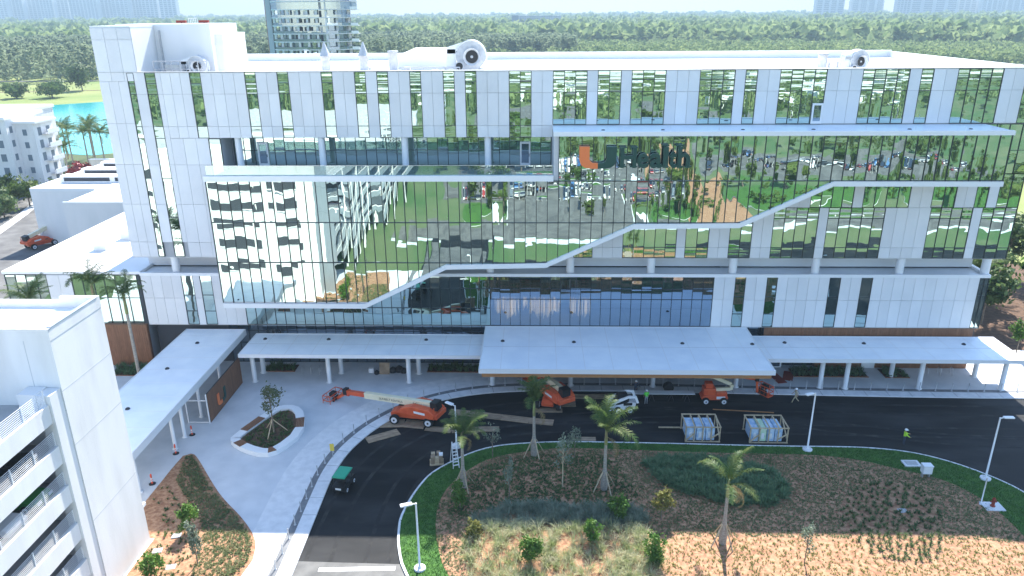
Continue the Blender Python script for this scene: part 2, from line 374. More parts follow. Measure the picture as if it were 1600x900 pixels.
# mulch: a slightly mounded sheet
def mound(poly, name, m, z, h, step=.8):
    xs = [p[0] for p in poly]; ys = [p[1] for p in poly]
    bm = bmesh.new(); vs = [bm.verts.new((x, y, z)) for x, y in poly]; f = bm.faces.new(vs); bmesh.ops.triangulate(bm, faces=[f])
    for a in np.arange(min(xs) + step, max(xs), step): bmesh.ops.bisect_plane(bm, geom=bm.verts[:] + bm.edges[:] + bm.faces[:], plane_co=(a, 0, 0), plane_no=(1, 0, 0))
    for a in np.arange(min(ys) + step, max(ys), step): bmesh.ops.bisect_plane(bm, geom=bm.verts[:] + bm.edges[:] + bm.faces[:], plane_co=(0, a, 0), plane_no=(0, 1, 0))
    edge = np.array(poly)
    for v in bm.verts:
        d = np.min(np.hypot(edge[:, 0] - v.co.x, edge[:, 1] - v.co.y)); k = min(1, d / 4)
        v.co.z = z + h * k * k * (3 - 2 * k) + (.5 * h * .1 * math.sin(v.co.x * 2.1) * math.cos(v.co.y * 1.7) if d > .3 else 0)
    bmesh.ops.recalc_face_normals(bm, faces=bm.faces[:])
    me = bpy.data.meshes.new(name); bm.to_mesh(me); bm.free(); me.materials.append(MATS[m]); me.polygons.foreach_set('use_smooth', np.ones(len(me.polygons), bool))
    if me.polygons[0].normal.z < 0: me.flip_normals()
    o = bpy.data.objects.new(name, me); link(o); o['kind'] = 'structure'; return o
mound(MUL_S, 'island_mulch', 'mulch', .155, .35)
mound(BED_S, 'bed_mulch', 'mulch', .155, .12, 1.2)
# lake, fields and lanes beyond the hospital
lk = [(-330, 225), (-243.8, 269), (-231.8, 279), (-205, 300), (-150, 330), (-95, 260), (-110, 165), (-134, 143), (-160, 150), (-185, 172)]
struct(MB().add([(x, y, .02) for x, y in lk], [tuple(range(len(lk)))], 'water'), 'lake')
struct(MB().add([(-520, 175, -.02), (-60, 140, -.02), (-60, 460, -.02), (-520, 460, -.02)], [(0, 1, 2, 3)], 'meadow'), 'field')
pt = MB(); strip(pt, [(-560, 428), (-400, 418), (-300, 421), (-150, 426), (-60, 425)], -4, 4, -.01, .03, 'pale_asphalt')
strip(pt, [(-560, 318), (-330, 338), (-240, 356), (-120, 362), (-60, 362)], -1.6, 1.6, -.01, .03, 'soil'); struct(pt, 'path')
struct(MB().add([(-128, -60, -.01), (-78, -60, -.01), (-66, 36, -.01), (-78, 80, -.01), (-112, 120, -.01), (-128, 92, -.01)], [(0, 1, 2, 3, 4, 5)], 'old_asphalt'), 'service_road')
kb2 = MB(); strip(kb2, [(-97, 37), (-103, 55), (-108, 72), (-113, 86)], 0, 1.8, 0, .12, 'kerb'); struct(kb2, 'pavement')
struct(MB().add([(56, -2, -.005), (130, -2, -.005), (130, 40, -.005), (56, 40, -.005)], [(0, 1, 2, 3)], 'soil'), 'bare_bank')
struct(MB().add([(56, 40, .0), (260, 40, .0), (260, 160, .0), (56, 160, .0)], [(0, 1, 2, 3)], 'meadow'), 'lawn_beyond')
pe = MB(); pe.add([(56, -2, .02), (130, -2, .02), (130, 1.2, .02), (59, 5.5, .02)], [(0, 1, 2, 3)], 'kerb'); struct(pe, 'gravel_verge')
# the land the facade glass mirrors: lawns, lanes and car parks south of the hospital
struct(MB().add([(-400, -900, -.03), (400, -900, -.03), (400, -44, -.03), (-400, -44, -.03)], [(0, 1, 2, 3)], 'field'), 'south_lawn')
sp = MB(); sp.add([(-26, -74, .004), (260, -74, .004), (260, -64, .004), (-26, -64, .004)], [(0, 1, 2, 3)], 'old_asphalt')
for q in ((-20, 34, -140, -92), (-6, 22, -92, -74), (48, 120, -150, -118), (-20, 90, -240, -205)):
    sp.add([(q[0], q[2], .004), (q[1], q[2], .004), (q[1], q[3], .004), (q[0], q[3], .004)], [(0, 1, 2, 3)], 'old_asphalt')
struct(sp, 'car_park')
sm_ = MB()
for y0 in (-98, -116, -134):
    for i in range(20):
        x = -18 + i * 2.6; sm_.add([(x, y0 - 2.4, .012), (x + .14, y0 - 2.4, .012), (x + .14, y0 + 2.4, .012), (x, y0 + 2.4, .012)], [(0, 1, 2, 3)], 'paint')
for i in range(24):
    x = 50 + i * 2.8; sm_.add([(x, -137, .012), (x + .14, -137, .012), (x + .14, -131, .012), (x, -131, .012)], [(0, 1, 2, 3)], 'paint')
for x in (-6.3, 21.9):
    sm_.add([(x, -92, .012), (x + .5, -92, .012), (x + .5, -74, .012), (x, -74, .012)], [(0, 1, 2, 3)], 'paint')
struct(sm_, 'bay_markings')
iso = MB()
for cx, cy, a, b in ((-12, -83, 5, 7), (30, -83, 6, 7), (7, -107, 12, 1.6), (7, -125, 12, 1.6), (62, -94, 17, 17), (100, -92, 18, 16)):
    iso.prism([(cx + a * math.cos(t), cy + b * math.sin(t)) for t in np.linspace(0, 2 * math.pi, 25)[:-1]], 0, .15, 'lawn', 'kerb')
struct(iso, 'car_park_lawn')
struct(MB().add([(36, -160, -.01), (43, -160, -.01), (46, -74, -.01), (33, -74, -.01)], [(0, 1, 2, 3)], 'mulch'), 'bare_soil')
struct(MB().add([(-26, -63.5, .0), (120, -63.5, .0), (120, -60.6, .0), (-26, -60.6, .0)], [(0, 1, 2, 3)], 'concrete'), 'footway')
# ================================================================ the hospital
M_ = 1.144
def KX(k): return 4.17 + M_ * k
HOSP = thing('hospital_building', 'long white panelled hospital with mirrored green glass and stepped glass band', 'building', (0, 0, 0))
PIECES = {'panel': [], 'window_pane': []}
def panel(x0, x1, z0, z1, yf, par, th=.09): PIECES['panel'].append((x0 + .014, x1 - .014, yf, z0 + .014, z1 - .014, par, th))
def pane(x0, x1, z0, z1, yf, par, m='glass'): PIECES['window_pane'].append((x0 + .035, x1 - .035, yf, z0 + .035, z1 - .035, par, m))
MULL = {}
def mull(par): return MULL.setdefault(par, MB())
def window(x0, x1, rows, yf, par, n=None, m='glass'):
    """a block of panes with its mullions, front plane yf"""
    n = n or max(1, round((x1 - x0) / M_)); w_ = (x1 - x0) / n
    for i in range(n):
        for a, b in zip(rows[:-1], rows[1:]): pane(x0 + i * w_, x0 + (i + 1) * w_, min(a, b), max(a, b), yf + .05, par, m)
    mb = mull(par)
    for i in range(n + 1): mb.box(x0 + i * w_ - .032, x0 + i * w_ + .032, yf - .015, yf + .11, min(rows), max(rows), 'mullion')
    for r in rows: mb.box(x0 + .033, x1 - .033, yf - .008, yf + .112, r - .03, r + .03, 'mullion')
def facade(k0, k1, wins, rows, prow, yf, par, wrow=None):
    """panels between windows, all snapped to the module; wins = [(ka,kb)]"""
    cur = k0
    for a, b in sorted(wins) + [(k1, k1)]:
        if a - cur > .05:
            n = max(1, round(a - cur))
            for i in range(n):
                for q, r in zip(prow[:-1], prow[1:]): panel(KX(cur + (a - cur) * i / n), KX(cur + (a - cur) * (i + 1) / n), min(q, r), max(q, r), yf, par)
        if b > a: window(KX(a), KX(b), rows, yf, par)
        cur = b

ZR, ZT = 33.93, 27.08
XL, XR = -45.8, 52.22
# --- wall bodies behind the cladding
ub = MB()
ub.box(XL, XR, 2.9, 36, 13.6, 33.0, 'joint')                       # core
ub.box(XL, XR, .16, 2.9, ZT, 33.0, 'joint')                        # top storey
ub.box(1.95, XR, .16, 2.9, 13.6, ZT, 'joint'); ub.box(XL, -33.75, .16, 2.9, 13.6, ZT, 'joint')
ub.box(-33.75, 1.95, .16, 2.9, 13.6, 23.4, 'joint')
upper = ub.build('upper_wall', HOSP)
rf = MB(); rf.box(XL + .4, XR - .4, .55, 35.6, 33.0, 33.05, 'white_roof')
rf.box(XL, XR, .165, .55, 33.001, ZR, 'white_metal'); rf.box(XL, XR, 35.6, 36.1, 33.001, ZR + .15, 'panel')
rf.box(XL, XL + .4, .552, 35.598, 33.001, ZR, 'panel'); rf.box(XR - .4, XR, .552, 35.598, 33.001, ZR, 'panel')
for x in np.arange(-40, 50, 7.4): rf.box(x, x + .06, .6, 35.5, 33.04, 33.062, 'white_wall')
roof = rf.build('roof', HOSP)
cap = MB(); cap.box(XL - .03, XR + .03, -.06, .57, ZR, ZR + .05, 'grey_metal'); cap.build('parapet_cap', roof)

# --- top storey
TOPW = [(-41, -40.4), (-39.35, -38.4), (-35.2, -34.2), (-30.1, -29.1), (-27.1, -26.1), (-23.05, -22.05), (-20, -19), (-17.95, -16.95), (-14.95, -13.95), (-11.9, -10.9), (-9.9, -8.9), (-5.9, -3.9),
        (-1.9, 1.15), (2.15, 4.22), (5.2, 8.23), (11.3, 14.4), (15.36, 16.4), (18.45, 22.55), (25.75, 29.85), (30.9, 31.95), (34.1, 38.05), (40.1, 42)]
LEFTW = [q for q in TOPW if q[1] < -1.95 and q[0] > -38]; RIGHTW = [q for q in TOPW if q[0] > -2]
rowsL = [33.88, 32.8, 31.7, 28.32, ZT + .02]; prowL = [33.88, 31.7, 28.32, ZT + .02]
rowsR = [33.88, 32.95, 31.75, 28.42]; prowR = [33.88, 31.75, 28.42]
facade(-37.9, -1.9, LEFTW, rowsL, prowL, 0, upper)
facade(-1.9, 42, RIGHTW, rowsR, prowR, 0, upper)
# narrow full-height strips by the stair tower
rowsS = [33.88, 32.8, 31.7, 28.32, 27.08, 22.7, 18.3, 13.7]
SPX = [(-41, -40.4), (-39.35, -38.4)]
for a, b in SPX: window(KX(a), KX(b), rowsS, 0, upper, 1)
for a, b, n in ((-40.4, -39.35, 1), (-38.4, -37.9, 1)):
    for q, r in zip([33.88, 31.7, 28.32, 24.2, 19.8, 15.4][:-1], [31.7, 28.32, 24.2, 19.8, 15.4, 13.66]): panel(KX(a), KX(b), r, q, 0, upper)
for q, r in zip([27.08, 24.2, 19.8, 15.4], [24.2, 19.8, 15.4, 13.66]):
    for i in range(3): panel(KX(-37.9 + i * 1.2), KX(-36.7 + i * 1.2), r, q, 0, upper)
window(KX(-34.3), KX(-33.2), [27.0, 22.7, 18.3, 13.7], 0, upper, 1)
# --- stair tower at the left end
tw = MB(); tw.box(XL, -41.62, .162, 5.2, 33.06, 38.4, 'white_wall'); tw.box(XL - .02, -41.6, .14, 5.22, 38.4, 38.55, 'white_metal')
tw.box(XL, -35.4, 5.2, 13, 33.06, 38.5, 'white_wall'); tw.box(XL - .02, -35.38, 5.18, 13.02, 38.5, 38.66, 'white_metal')
tw.box(-41.05, -40.95, 4.9, 5.19, 33.1, 38.0, 'grey_metal'); tw.box(-43.9, -43.7, 5.1, 5.3, 38.5, 38.51, 'grey_metal')
tower = tw.build('stair_tower', HOSP)
for a, b in ((38.35, 37.2), (37.2, 33.05), (33.05, 28.66), (28.66, 24.25), (24.25, 19.82), (19.82, 15.43), (15.43, 13.66)):
    for i in range(3): panel(XL + i * 1.39 if a > 33.1 else XL + i * 1.02, XL + (i + 1) * 1.39 if a > 33.1 else XL + (i + 1) * 1.02, b, a, 0, tower)
bx = MB(); bx.box(-39.0, -34.5, 6.2, 12.9, 33.06, 37.5, 'stucco'); bx.box(-39.05, -34.45, 6.15, 12.95, 37.5, 37.62, 'white_roof')
bx.box(-40.6, -39.02, 6.8, 9, 33.06, 37.3, 'grey_metal'); bx.build('roof_stair_house', tower)
ob = MB()
for x in (-40.2, -37.6):
    ob.box(x - .55, x + .55, 9, 9.3, 38.72, 39.0, 'red_carpet'); ob.box(x - .04, x + .04, 9.1, 9.2, 38.66, 38.73, 'dark_metal')
for i in range(6): ob.box(-39.3 + i * .2, -39.27 + i * .2, 9, 9.03, 38.66, 39.25, 'white_metal')
ob.box(-39.3, -38.27, 9, 9.03, 39.2, 39.25, 'white_metal'); ob.build('obstruction_lights', tower)
# --- loggia with columns, glass back wall, doors
lg = MB(); lg.box(-33.75, 1.95, -4.9, 2.9, 23.401, 23.58, 'soffit'); lg.box(-33.9, -33.76, .2, 2.88, 23.4, ZT, 'panel')
loggia = lg.build('loggia_terrace', HOSP)
window(-33.5, 1.9, [26.9, 25.3, 23.62], 2.7, loggia, 31)
for i, x in enumerate((-32.1, -23.0, -13.95, -4.95)):
    c = MB(); c.cyl((x, .65, 23.58), (x, .65, ZT), .36, .36, 'white_metal', 16); c.cyl((x, .65, 23.58), (x, .65, 23.7), .44, .44, 'white_metal', 16); c.build('column', loggia)
for x in (-30.2, -.95):
    d = MB(); d.box(x - .58, x + .58, 2.5, 2.68, 23.6, 26.2, 'white_metal'); d.box(x - .40, x + .40, 2.47, 2.52, 23.9, 26.0, 'glass_blue'); d.box(x + .42, x + .47, 2.44, 2.5, 24.6, 24.9, 'dark_metal'); d.build('door', loggia)
gr = MB(); gr.box(-33.7, 1.9, -4.86, -4.84, 24.02, 25.0, 'glass_rail')
rail = gr.build('glass_railing', loggia)
rr = MB(); rr.box(-33.7, 1.9, -4.88, -4.82, 25.0, 25.04, 'galv')
for i in range(20): x = -33.7 + i * 35.6 / 19; rr.box(x - .02, x + .02, -4.83, -4.79, 23.6, 25.0, 'galv')
rr.build('handrail', rail)
# --- the projecting glass volume with its stepped white band
DG = [(-33.85, 9.72), (-18.3, 9.7), (-9.3, 14.2), (1.3, 14.42), (10.4, 18.68), (21.2, 18.8), (30.2, 23.14), (46.95, 23.1)]
body = [(-33.8, 23.3)] + [(-33.8, 9.9)] + [(x, z + .1) for x, z in DG[1:-1]] + [(46.9, 23.2), (46.9, 28.2), (2.02, 28.2), (2.02, 23.3)]
pb = MB(); pb.prism_y(body, -4.85, .14, 'soffit'); proj = pb.build('projecting_bay', HOSP)
bd_ = MB()
def bandseg(p, q, h0, h1, yf=-5.12):
    bd_.prism_y([(p[0], p[1] - h0), (q[0], q[1] - h0), (q[0], q[1] + h1), (p[0], p[1] + h1)], yf, -4.7, 'white_metal')
for p, q in zip(DG[:-1], DG[1:]): bandseg(p, q, .27, .25)
bd_.box(-33.95, 2.0, -5.16, -4.72, 23.42, 24.0, 'white_metal'); bd_.build('stepped_band', proj)
lt = MB(); lt.box(1.96, 46.98, -5.18, -4.7, 27.95, 28.38, 'white_metal'); lt.box(1.96, 46.98, -4.7, .0, 28.2, 28.33, 'canopy_roof')
ledge = lt.build('terrace_ledge', proj)
dr = MB()
for x in (7, 13, 21, 28, 37.5, 43.5): dr.cyl((x, -3.6, 28.33), (x, -3.6, 28.40), .22, .14, 'dark_metal', 10)
dr.build('roof_drain', ledge)
kk = MB()
for x in np.arange(4, 46, 4.8): kk.cyl((x, -4.6, 28.33), (x, -4.6, 28.75), .02, .02, 'white_metal', 6)
kk.build('safety_anchor', ledge)
def lowz(x):
    for p, q in zip(DG[:-1], DG[1:]):
        if p[0] <= x <= q[0]: return p[1] + (q[1] - p[1]) * (x - p[0]) / (q[0] - p[0]) + .25
    return 23.5
FR = [27.95, 23.42, 19.05, 14.65, 10.1]
gx = [-33.85 + i * (46.9 + 33.85) / 71 for i in range(72)]
gm = mull(proj)
for i in range(71):
    a, b = gx[i], gx[i + 1]
    for zt, zb in zip(FR[:-1], FR[1:]):
        if zt > 24 and a < 1.5: continue
        la, lb = lowz(a), lowz(b); lo_ = max(la, lb)
        if lo_ <= zb + .05: pane(a, b, max(zb, lo_), zt, -4.95, proj)
        elif min(la, lb) < zt - .05:
            e = .035; pts = [(a + e, zt - e), (a + e, max(zb, la) + e)]
            if la > zt - e: pts = [(a + (b - a) * (zt - la) / (lb - la), zt - e)] if lb < la else [(b - e, zt - e)]
            A = (a + e, min(zt - e, max(zb + e, la))); B = (b - e, min(zt - e, max(zb + e, lb)))
            poly = [(b - e, zt - e), (a + e, zt - e), A, B]
            poly = [p for j, p in enumerate(poly) if j == 0 or (abs(p[0] - poly[j - 1][0]) + abs(p[1] - poly[j - 1][1])) > 1e-3]
            if len(poly) > 2: MB().add([(x, -4.95, z) for x, z in poly], [tuple(range(len(poly)))], 'glass').build('window_pane', proj)
for i, x in enumerate(gx):
    top = 27.95 if x > 1.8 else 23.42; lo_ = lowz(min(max(x, -33.84), 46.9)); lo_ = max(lo_, 10.06)
    gm.box(x - .034, x + .034, -5.03, -4.86, lo_ - .05, top, 'mullion')
for z, xa, xb in ((23.42, 2.0, 46.9), (19.05, -33.8, 21.6), (14.65, -33.8, 2.2)): gm.box(xa, xb, -5.022, -4.862, z - .045, z + .045, 'mullion')

# --- recessed wall below the stepped band (upper storeys, right)
R3 = [19.05, 18.15, 14.85, 13.66]; R4 = [23.0, 19.4]
prow3 = [23.0, 19.4, 14.85, 13.66]
def kx(k): return KX(k)
w4 = [(22.6, 26.55), (27.5, 31.8), (33.9, 36.05), (37.9, 39.0), (39.95, 42)]
w3 = [(.3, 2.1), (5.05, 10.2), (11.1, 13.3), (15.3, 17.4), (19.35, 23.55), (24.45, 29.75), (34, 37.9), (38.8, 42)]
facade(17.4, 42, w4, [23.1, 19.4], [23.1, 19.4], 0, upper)
facade(-1.9, 42, w3, [19.4, 18.2, 14.87, 13.66], [19.4, 14.87, 13.66], 0, upper)
for a, b in ((37.35, 42),):
    window(KX(a), KX(b), [28.3, 25.6, 23.1], 0, upper, 4)
td = MB(); x = KX(22.0) + .1; td.box(x - .55, x + .55, -.07, .0, 28.42, 30.5, 'white_metal'); td.box(x - .36, x + .36, -.09, -.06, 28.7, 30.3, 'glass_blue'); td.build('door', upper)

# --- open slot with columns between podium and upper floors
st = MB(); st.box(XL, 50.6, 3.2, 35, 11.6, 13.62, 'panel'); st.box(XL, XR, .1, 3.3, 13.56, 13.66, 'soffit'); st.box(XL + .2, 51, .3, 3.3, 11.3, 11.42, 'canopy_roof')
slot = st.build('recessed_wall', HOSP)
for x in (-41.4, -32.2, -23.0, -13.95, -4.95, 4.2, 13.35, 22.6, 31.85, 41.25, 50.75):
    c = MB(); c.cyl((x, .85, 11.42), (x, .85, 13.6), .46, .46, 'white_metal', 18); c.build('column', slot)

# --- podium
ZP, ZB = 11.72, 5.32
po = MB(); po.box(XL + .4, -5.0, .16, 35, ZB, 11.35, 'joint'); po.box(21.9, 51, .16, 35, ZB, 11.35, 'joint')
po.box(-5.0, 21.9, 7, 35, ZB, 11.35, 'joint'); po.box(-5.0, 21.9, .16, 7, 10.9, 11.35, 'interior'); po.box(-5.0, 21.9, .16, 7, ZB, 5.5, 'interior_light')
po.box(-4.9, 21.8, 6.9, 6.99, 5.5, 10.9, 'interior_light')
po.box(XL + .4, 51.02, -.04, .32, 11.36, ZP, 'white_metal'); po.box(50.6, 51.05, .33, 34, 11.36, ZP, 'white_metal')
podium = po.build('podium_wall', HOSP)
PR = [11.62, 8.62, ZB]
window(KX(-33), KX(-8), [11.62, 9.9, 7.5, ZB], 0, podium, 25, 'glass')
window(KX(-8), KX(14.2), [11.62, 9.87, 8.62, ZB], 0, podium, 22, 'glass_lobby')
facade(14.2, 40, [(16.3, 17.3), (19.4, 20.4), (25.5, 26.55), (28.6, 29.65)], [11.62, 9.0, 6.9, ZB], PR, 0, podium)
window(KX(40), 50.95, [11.62, 10.6, 9.2, ZB], 0, podium, 2)
facade(-43.3, -33, [(-39.15, -38), (-37.25, -36.1)], [11.62, 9.0, 7.0, ZB], PR, 0, podium)
ch = MB()
for i in range(210):
    u = rng.random(); x = -4.6 + u * 11.3
    if .70 < u < .79: continue
    dip = .45 + 1.15 * abs(math.sin(u * math.pi * 2.6 + .5)) ** .8
    y = .9 + rng.random() * 1.8; L = min(2.3, dip + rng.random() * .6); ch.box(x - .026, x + .026, y - .026, y + .026, 7.95 - L, 7.95, 'pendant'); ch.box(x - .004, x + .004, y - .004, y + .004, 7.95, 10.9, 'dark_metal')
chd = ch.build('pendant_chandelier'); meta(chd, 'cluster of thin glowing timber pendant rods hanging behind the lobby glass', 'chandelier')
# --- ground floor
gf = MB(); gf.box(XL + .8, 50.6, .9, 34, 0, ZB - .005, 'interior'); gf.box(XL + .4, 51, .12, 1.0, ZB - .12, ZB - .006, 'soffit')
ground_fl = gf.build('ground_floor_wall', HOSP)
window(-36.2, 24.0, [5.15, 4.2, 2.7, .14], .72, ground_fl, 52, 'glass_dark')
window(24.0, 33.0, [5.15, 4.2, 2.7, .14], .72, ground_fl, 8, 'glass_dark')
# wooden cladding boards on the right of the ground floor
bo = MB()
n = 0
for i in range(100):
    x = 26.7 + i * .24
    if x > 50.4: break
    for z0, z1 in ((3.0, 5.2),) if x < 40.6 else ((.14, 5.2),):
        PIECES.setdefault('board', []).append((x + .008, x + .232, z0, z1))
for x0, x1, z0, z1 in PIECES['board']: piece('cladding_board', 'wood', x0, x1, .03, .11, z0, z1, ground_fl)
wl = MB(); wl.box(26.6, 50.6, .112, .9, 2.98, ZB - .13, 'dark_metal'); wl.box(33.0, 50.6, .112, .9, .135, 2.975, 'wood'); wl.build('cladding_backing', ground_fl)
for x in (28.4, 39.2):
    d = MB(); d.box(x - .75, x + .75, .0, .10, .14, 2.6, 'white_metal'); d.box(x - .55, x + .55, -.03, .01, .3, 2.4, 'glass_dark' if x < 30 else 'white_metal'); d.box(x + .57, x + .62, -.05, 0, 1.0, 1.5, 'galv'); d.build('door', ground_fl)

# --- left wing of the podium
wg = MB(); wg.box(-61.6, -45.9, .2, 46, 0, 11.5, 'joint'); wg.box(-61.7, -45.41, .1, 46, 11.5, 11.82, 'white_roof'); wing = wg.build('low_wing', HOSP)
window(-61.4, -56.5, [11.4, 9.3, 6.4, 2], .05, wing, 4); window(-53.6, -45.9, [11.4, 8.6, 5.42], .05, wing, 6)
for i in range(2): panel(-56.5 + i * 1.45, -55.05 + i * 1.45, 2, 11.4, .05, wing)
for x, y, r in ((-54.5, 9, .8), (-53.6, 14, .9), (-51.2, 18, .6)): wv = MB(); wv.box(x - r, x + r, y - r, y + r, 11.82, 12.9, 'white_roof'); wv.box(x - r - .1, x + r + .1, y - r - .1, y + r + .1, 12.9, 13.0, 'white_metal'); wv.build('roof_curb', wing)
wo = MB(); wo.box(-50.5, -45.5, -.35, .02, 0, 5.42, 'wood'); wo.build('timber_wall', HOSP)
for i in range(20):
    piece('cladding_board', 'wood', -50.48 + i * .248, -50.245 + i * .248, -.43, -.352, .05, 5.42, HOSP)

# --- flush the pieces: the 300 largest as objects, the rest joined
PV = []
for v in range(8):
    A = (.0050, -.0036, .0062, .0028, -.0056, .0042, .0080, -.0024)[v]; Bw = (.0036, .0058, .0024, .0050, .0032, .0070, .0042, .0024)[v]; ph = v * 1.3
    vs = []; nx, nz = 3, 6
    for j in range(nz + 1):
        for i in range(nx + 1):
            u, t = i / nx - .5, j / nz - .5
            vs.append((u, -A * (1 - 4 * u * u) - Bw * math.sin(2 * math.pi * t * (1.1 + .2 * v) + ph), t))
    fs = [(j * (nx + 1) + i, j * (nx + 1) + i + 1, (j + 1) * (nx + 1) + i + 1, (j + 1) * (nx + 1) + i) for j in range(nz) for i in range(nx)]
    PV.append((vs, fs))
_PM = {}
def pane_mesh(v, m):
    if (v, m) not in _PM: o = MB().add(PV[v][0], PV[v][1], m, True).build('pane'); _PM[(v, m)] = o.data; bpy.data.objects.remove(o)
    return _PM[(v, m)]
L = sorted(PIECES['window_pane'], key=lambda q: -(q[1] - q[0]) * (q[4] - q[3]) * (.4 if q[2] > .6 else 1)); rest = {}
for n, (x0, x1, yf, z0, z1, par, m) in enumerate(L):
    v = int(rng.integers(8))
    if n < 300:
        o = bpy.data.objects.new('window_pane', pane_mesh(v, m)); link(o, par)
        o.location = ((x0 + x1) / 2, yf, (z0 + z1) / 2); o.scale = (x1 - x0, 1, z1 - z0)
        o.rotation_euler = (rng.normal(0, .0042), 0, rng.normal(0, .0042))
    else:
        tx, tz = rng.normal(0, .0042, 2)
        rest.setdefault(par, MB()).add([((x0 + x1) / 2 + a * (x1 - x0), yf + b + a * (x1 - x0) * tx + c * (z1 - z0) * tz, (z0 + z1) / 2 + c * (z1 - z0)) for a, b, c in PV[v][0]], PV[v][1], m, True)
for par, mb in rest.items(): mb.build('small_window_panes', par)['kind'] = 'stuff'
L = sorted(PIECES['panel'], key=lambda q: -(q[1] - q[0]) * (q[4] - q[3])); rest = {}
for n, (x0, x1, yf, z0, z1, par, th) in enumerate(L):
    if n < 300: piece('panel', 'panel', x0, x1, yf + rng.uniform(-.004, .004), yf + th, z0, z1, par)
    else: rest.setdefault(par, MB()).box(x0, x1, yf, yf + th, z0, z1, 'panel')
for par, mb in rest.items(): mb.build('small_panels', par)['kind'] = 'stuff'
for par, mb in MULL.items(): mb.build('mullion_grid', par)['kind'] = 'stuff'

# --- sign on the glass: U in two colours and the word
SG = thing('wall_sign', 'large orange and dark green U followed by green lettering on the glass', 'sign', (0, -5.3, 0))
def ypoly(poly, m, name, par, y0=-.28, y1=0.12): return MB().prism_y(poly, y0, y1, m).build(name, par)
Z0, Z1 = 24.8, 27.0
ypoly([(4.55, Z1), (5.55, Z1), (5.55, 25.75), (5.66, 25.5), (5.9, 25.37), (6.4, 25.35), (6.4, Z0), (5.7, Z0), (5.1, Z0 + .1), (4.72, Z0 + .38), (4.55, Z0 + .85)], 'sign_orange', 'letter_half', SG)
ypoly([(8.25, Z1), (7.25, Z1), (7.25, 25.75), (7.14, 25.5), (6.9, 25.37), (6.41, 25.35), (6.41, Z0), (7.1, Z0), (7.7, Z0 + .1), (8.08, Z0 + .38), (8.25, Z0 + .85)], 'sign_green', 'letter_half', SG)
def text_mesh(txt, size, ext, m, name, parent, bold=.0):
    c = bpy.data.curves.new(name, 'FONT'); c.body = txt; c.size = size; c.extrude = ext; c.offset = bold; c.resolution_u = 3
    o = bpy.data.objects.new(name, c); COL.objects.link(o); dg = bpy.context.evaluated_depsgraph_get(); dg.update()
    me = bpy.data.meshes.new_from_object(o.evaluated_get(dg)); bpy.data.objects.remove(o); me.materials.clear(); me.materials.append(MATS[m])
    q = bpy.data.objects.new(name, me); link(q, parent); return q
def bounds(o):
    a = np.array([v.co[:] for v in o.data.vertices]); return a.min(0), a.max(0)
x = 8.62
for chh in 'Health':
    o = text_mesh(chh, 2.85, .12, 'sign_green', 'letter', SG, .075)
    lo, hi = bounds(o); cw = {'H': 1.62, 'e': 1.18, 'a': 1.25, 'l': .52, 't': .78, 'h': 1.25}[chh]
    sx = cw / (hi[0] - lo[0]); o.rotation_euler = (R(90), 0, 0); o.scale = (sx, 1.0, 1)
    o.location = (x - lo[0] * sx, -.1, 24.93); x += cw + .07
    if chh in 'Hlh':
        s = MB(); sr = [(x - cw - .07 + (cw * f), z) for f, z in (((.16, 24.93), (.84, 24.93), (.16, 26.83), (.84, 26.83)) if chh == 'H' else ((.5, 24.93), (.38, 27.02)) if chh == 'l' else ((.16, 24.93), (.84, 24.93), (.1, 27.02)))]
        for cx, z in sr: s.box(cx - .36 if chh != 'l' else cx - .34, cx + .36 if chh != 'l' else cx + .34, -.212, .01, z, z + .13, 'sign_green')
        s.build('serif', o); sc_ = s
        ch_ = o.children[0] if o.children else None
        for c_ in list(o.children):
            c_.matrix_parent_inverse = Matrix.LocRotScale(o.location, o.rotation_euler, o.scale).inverted()

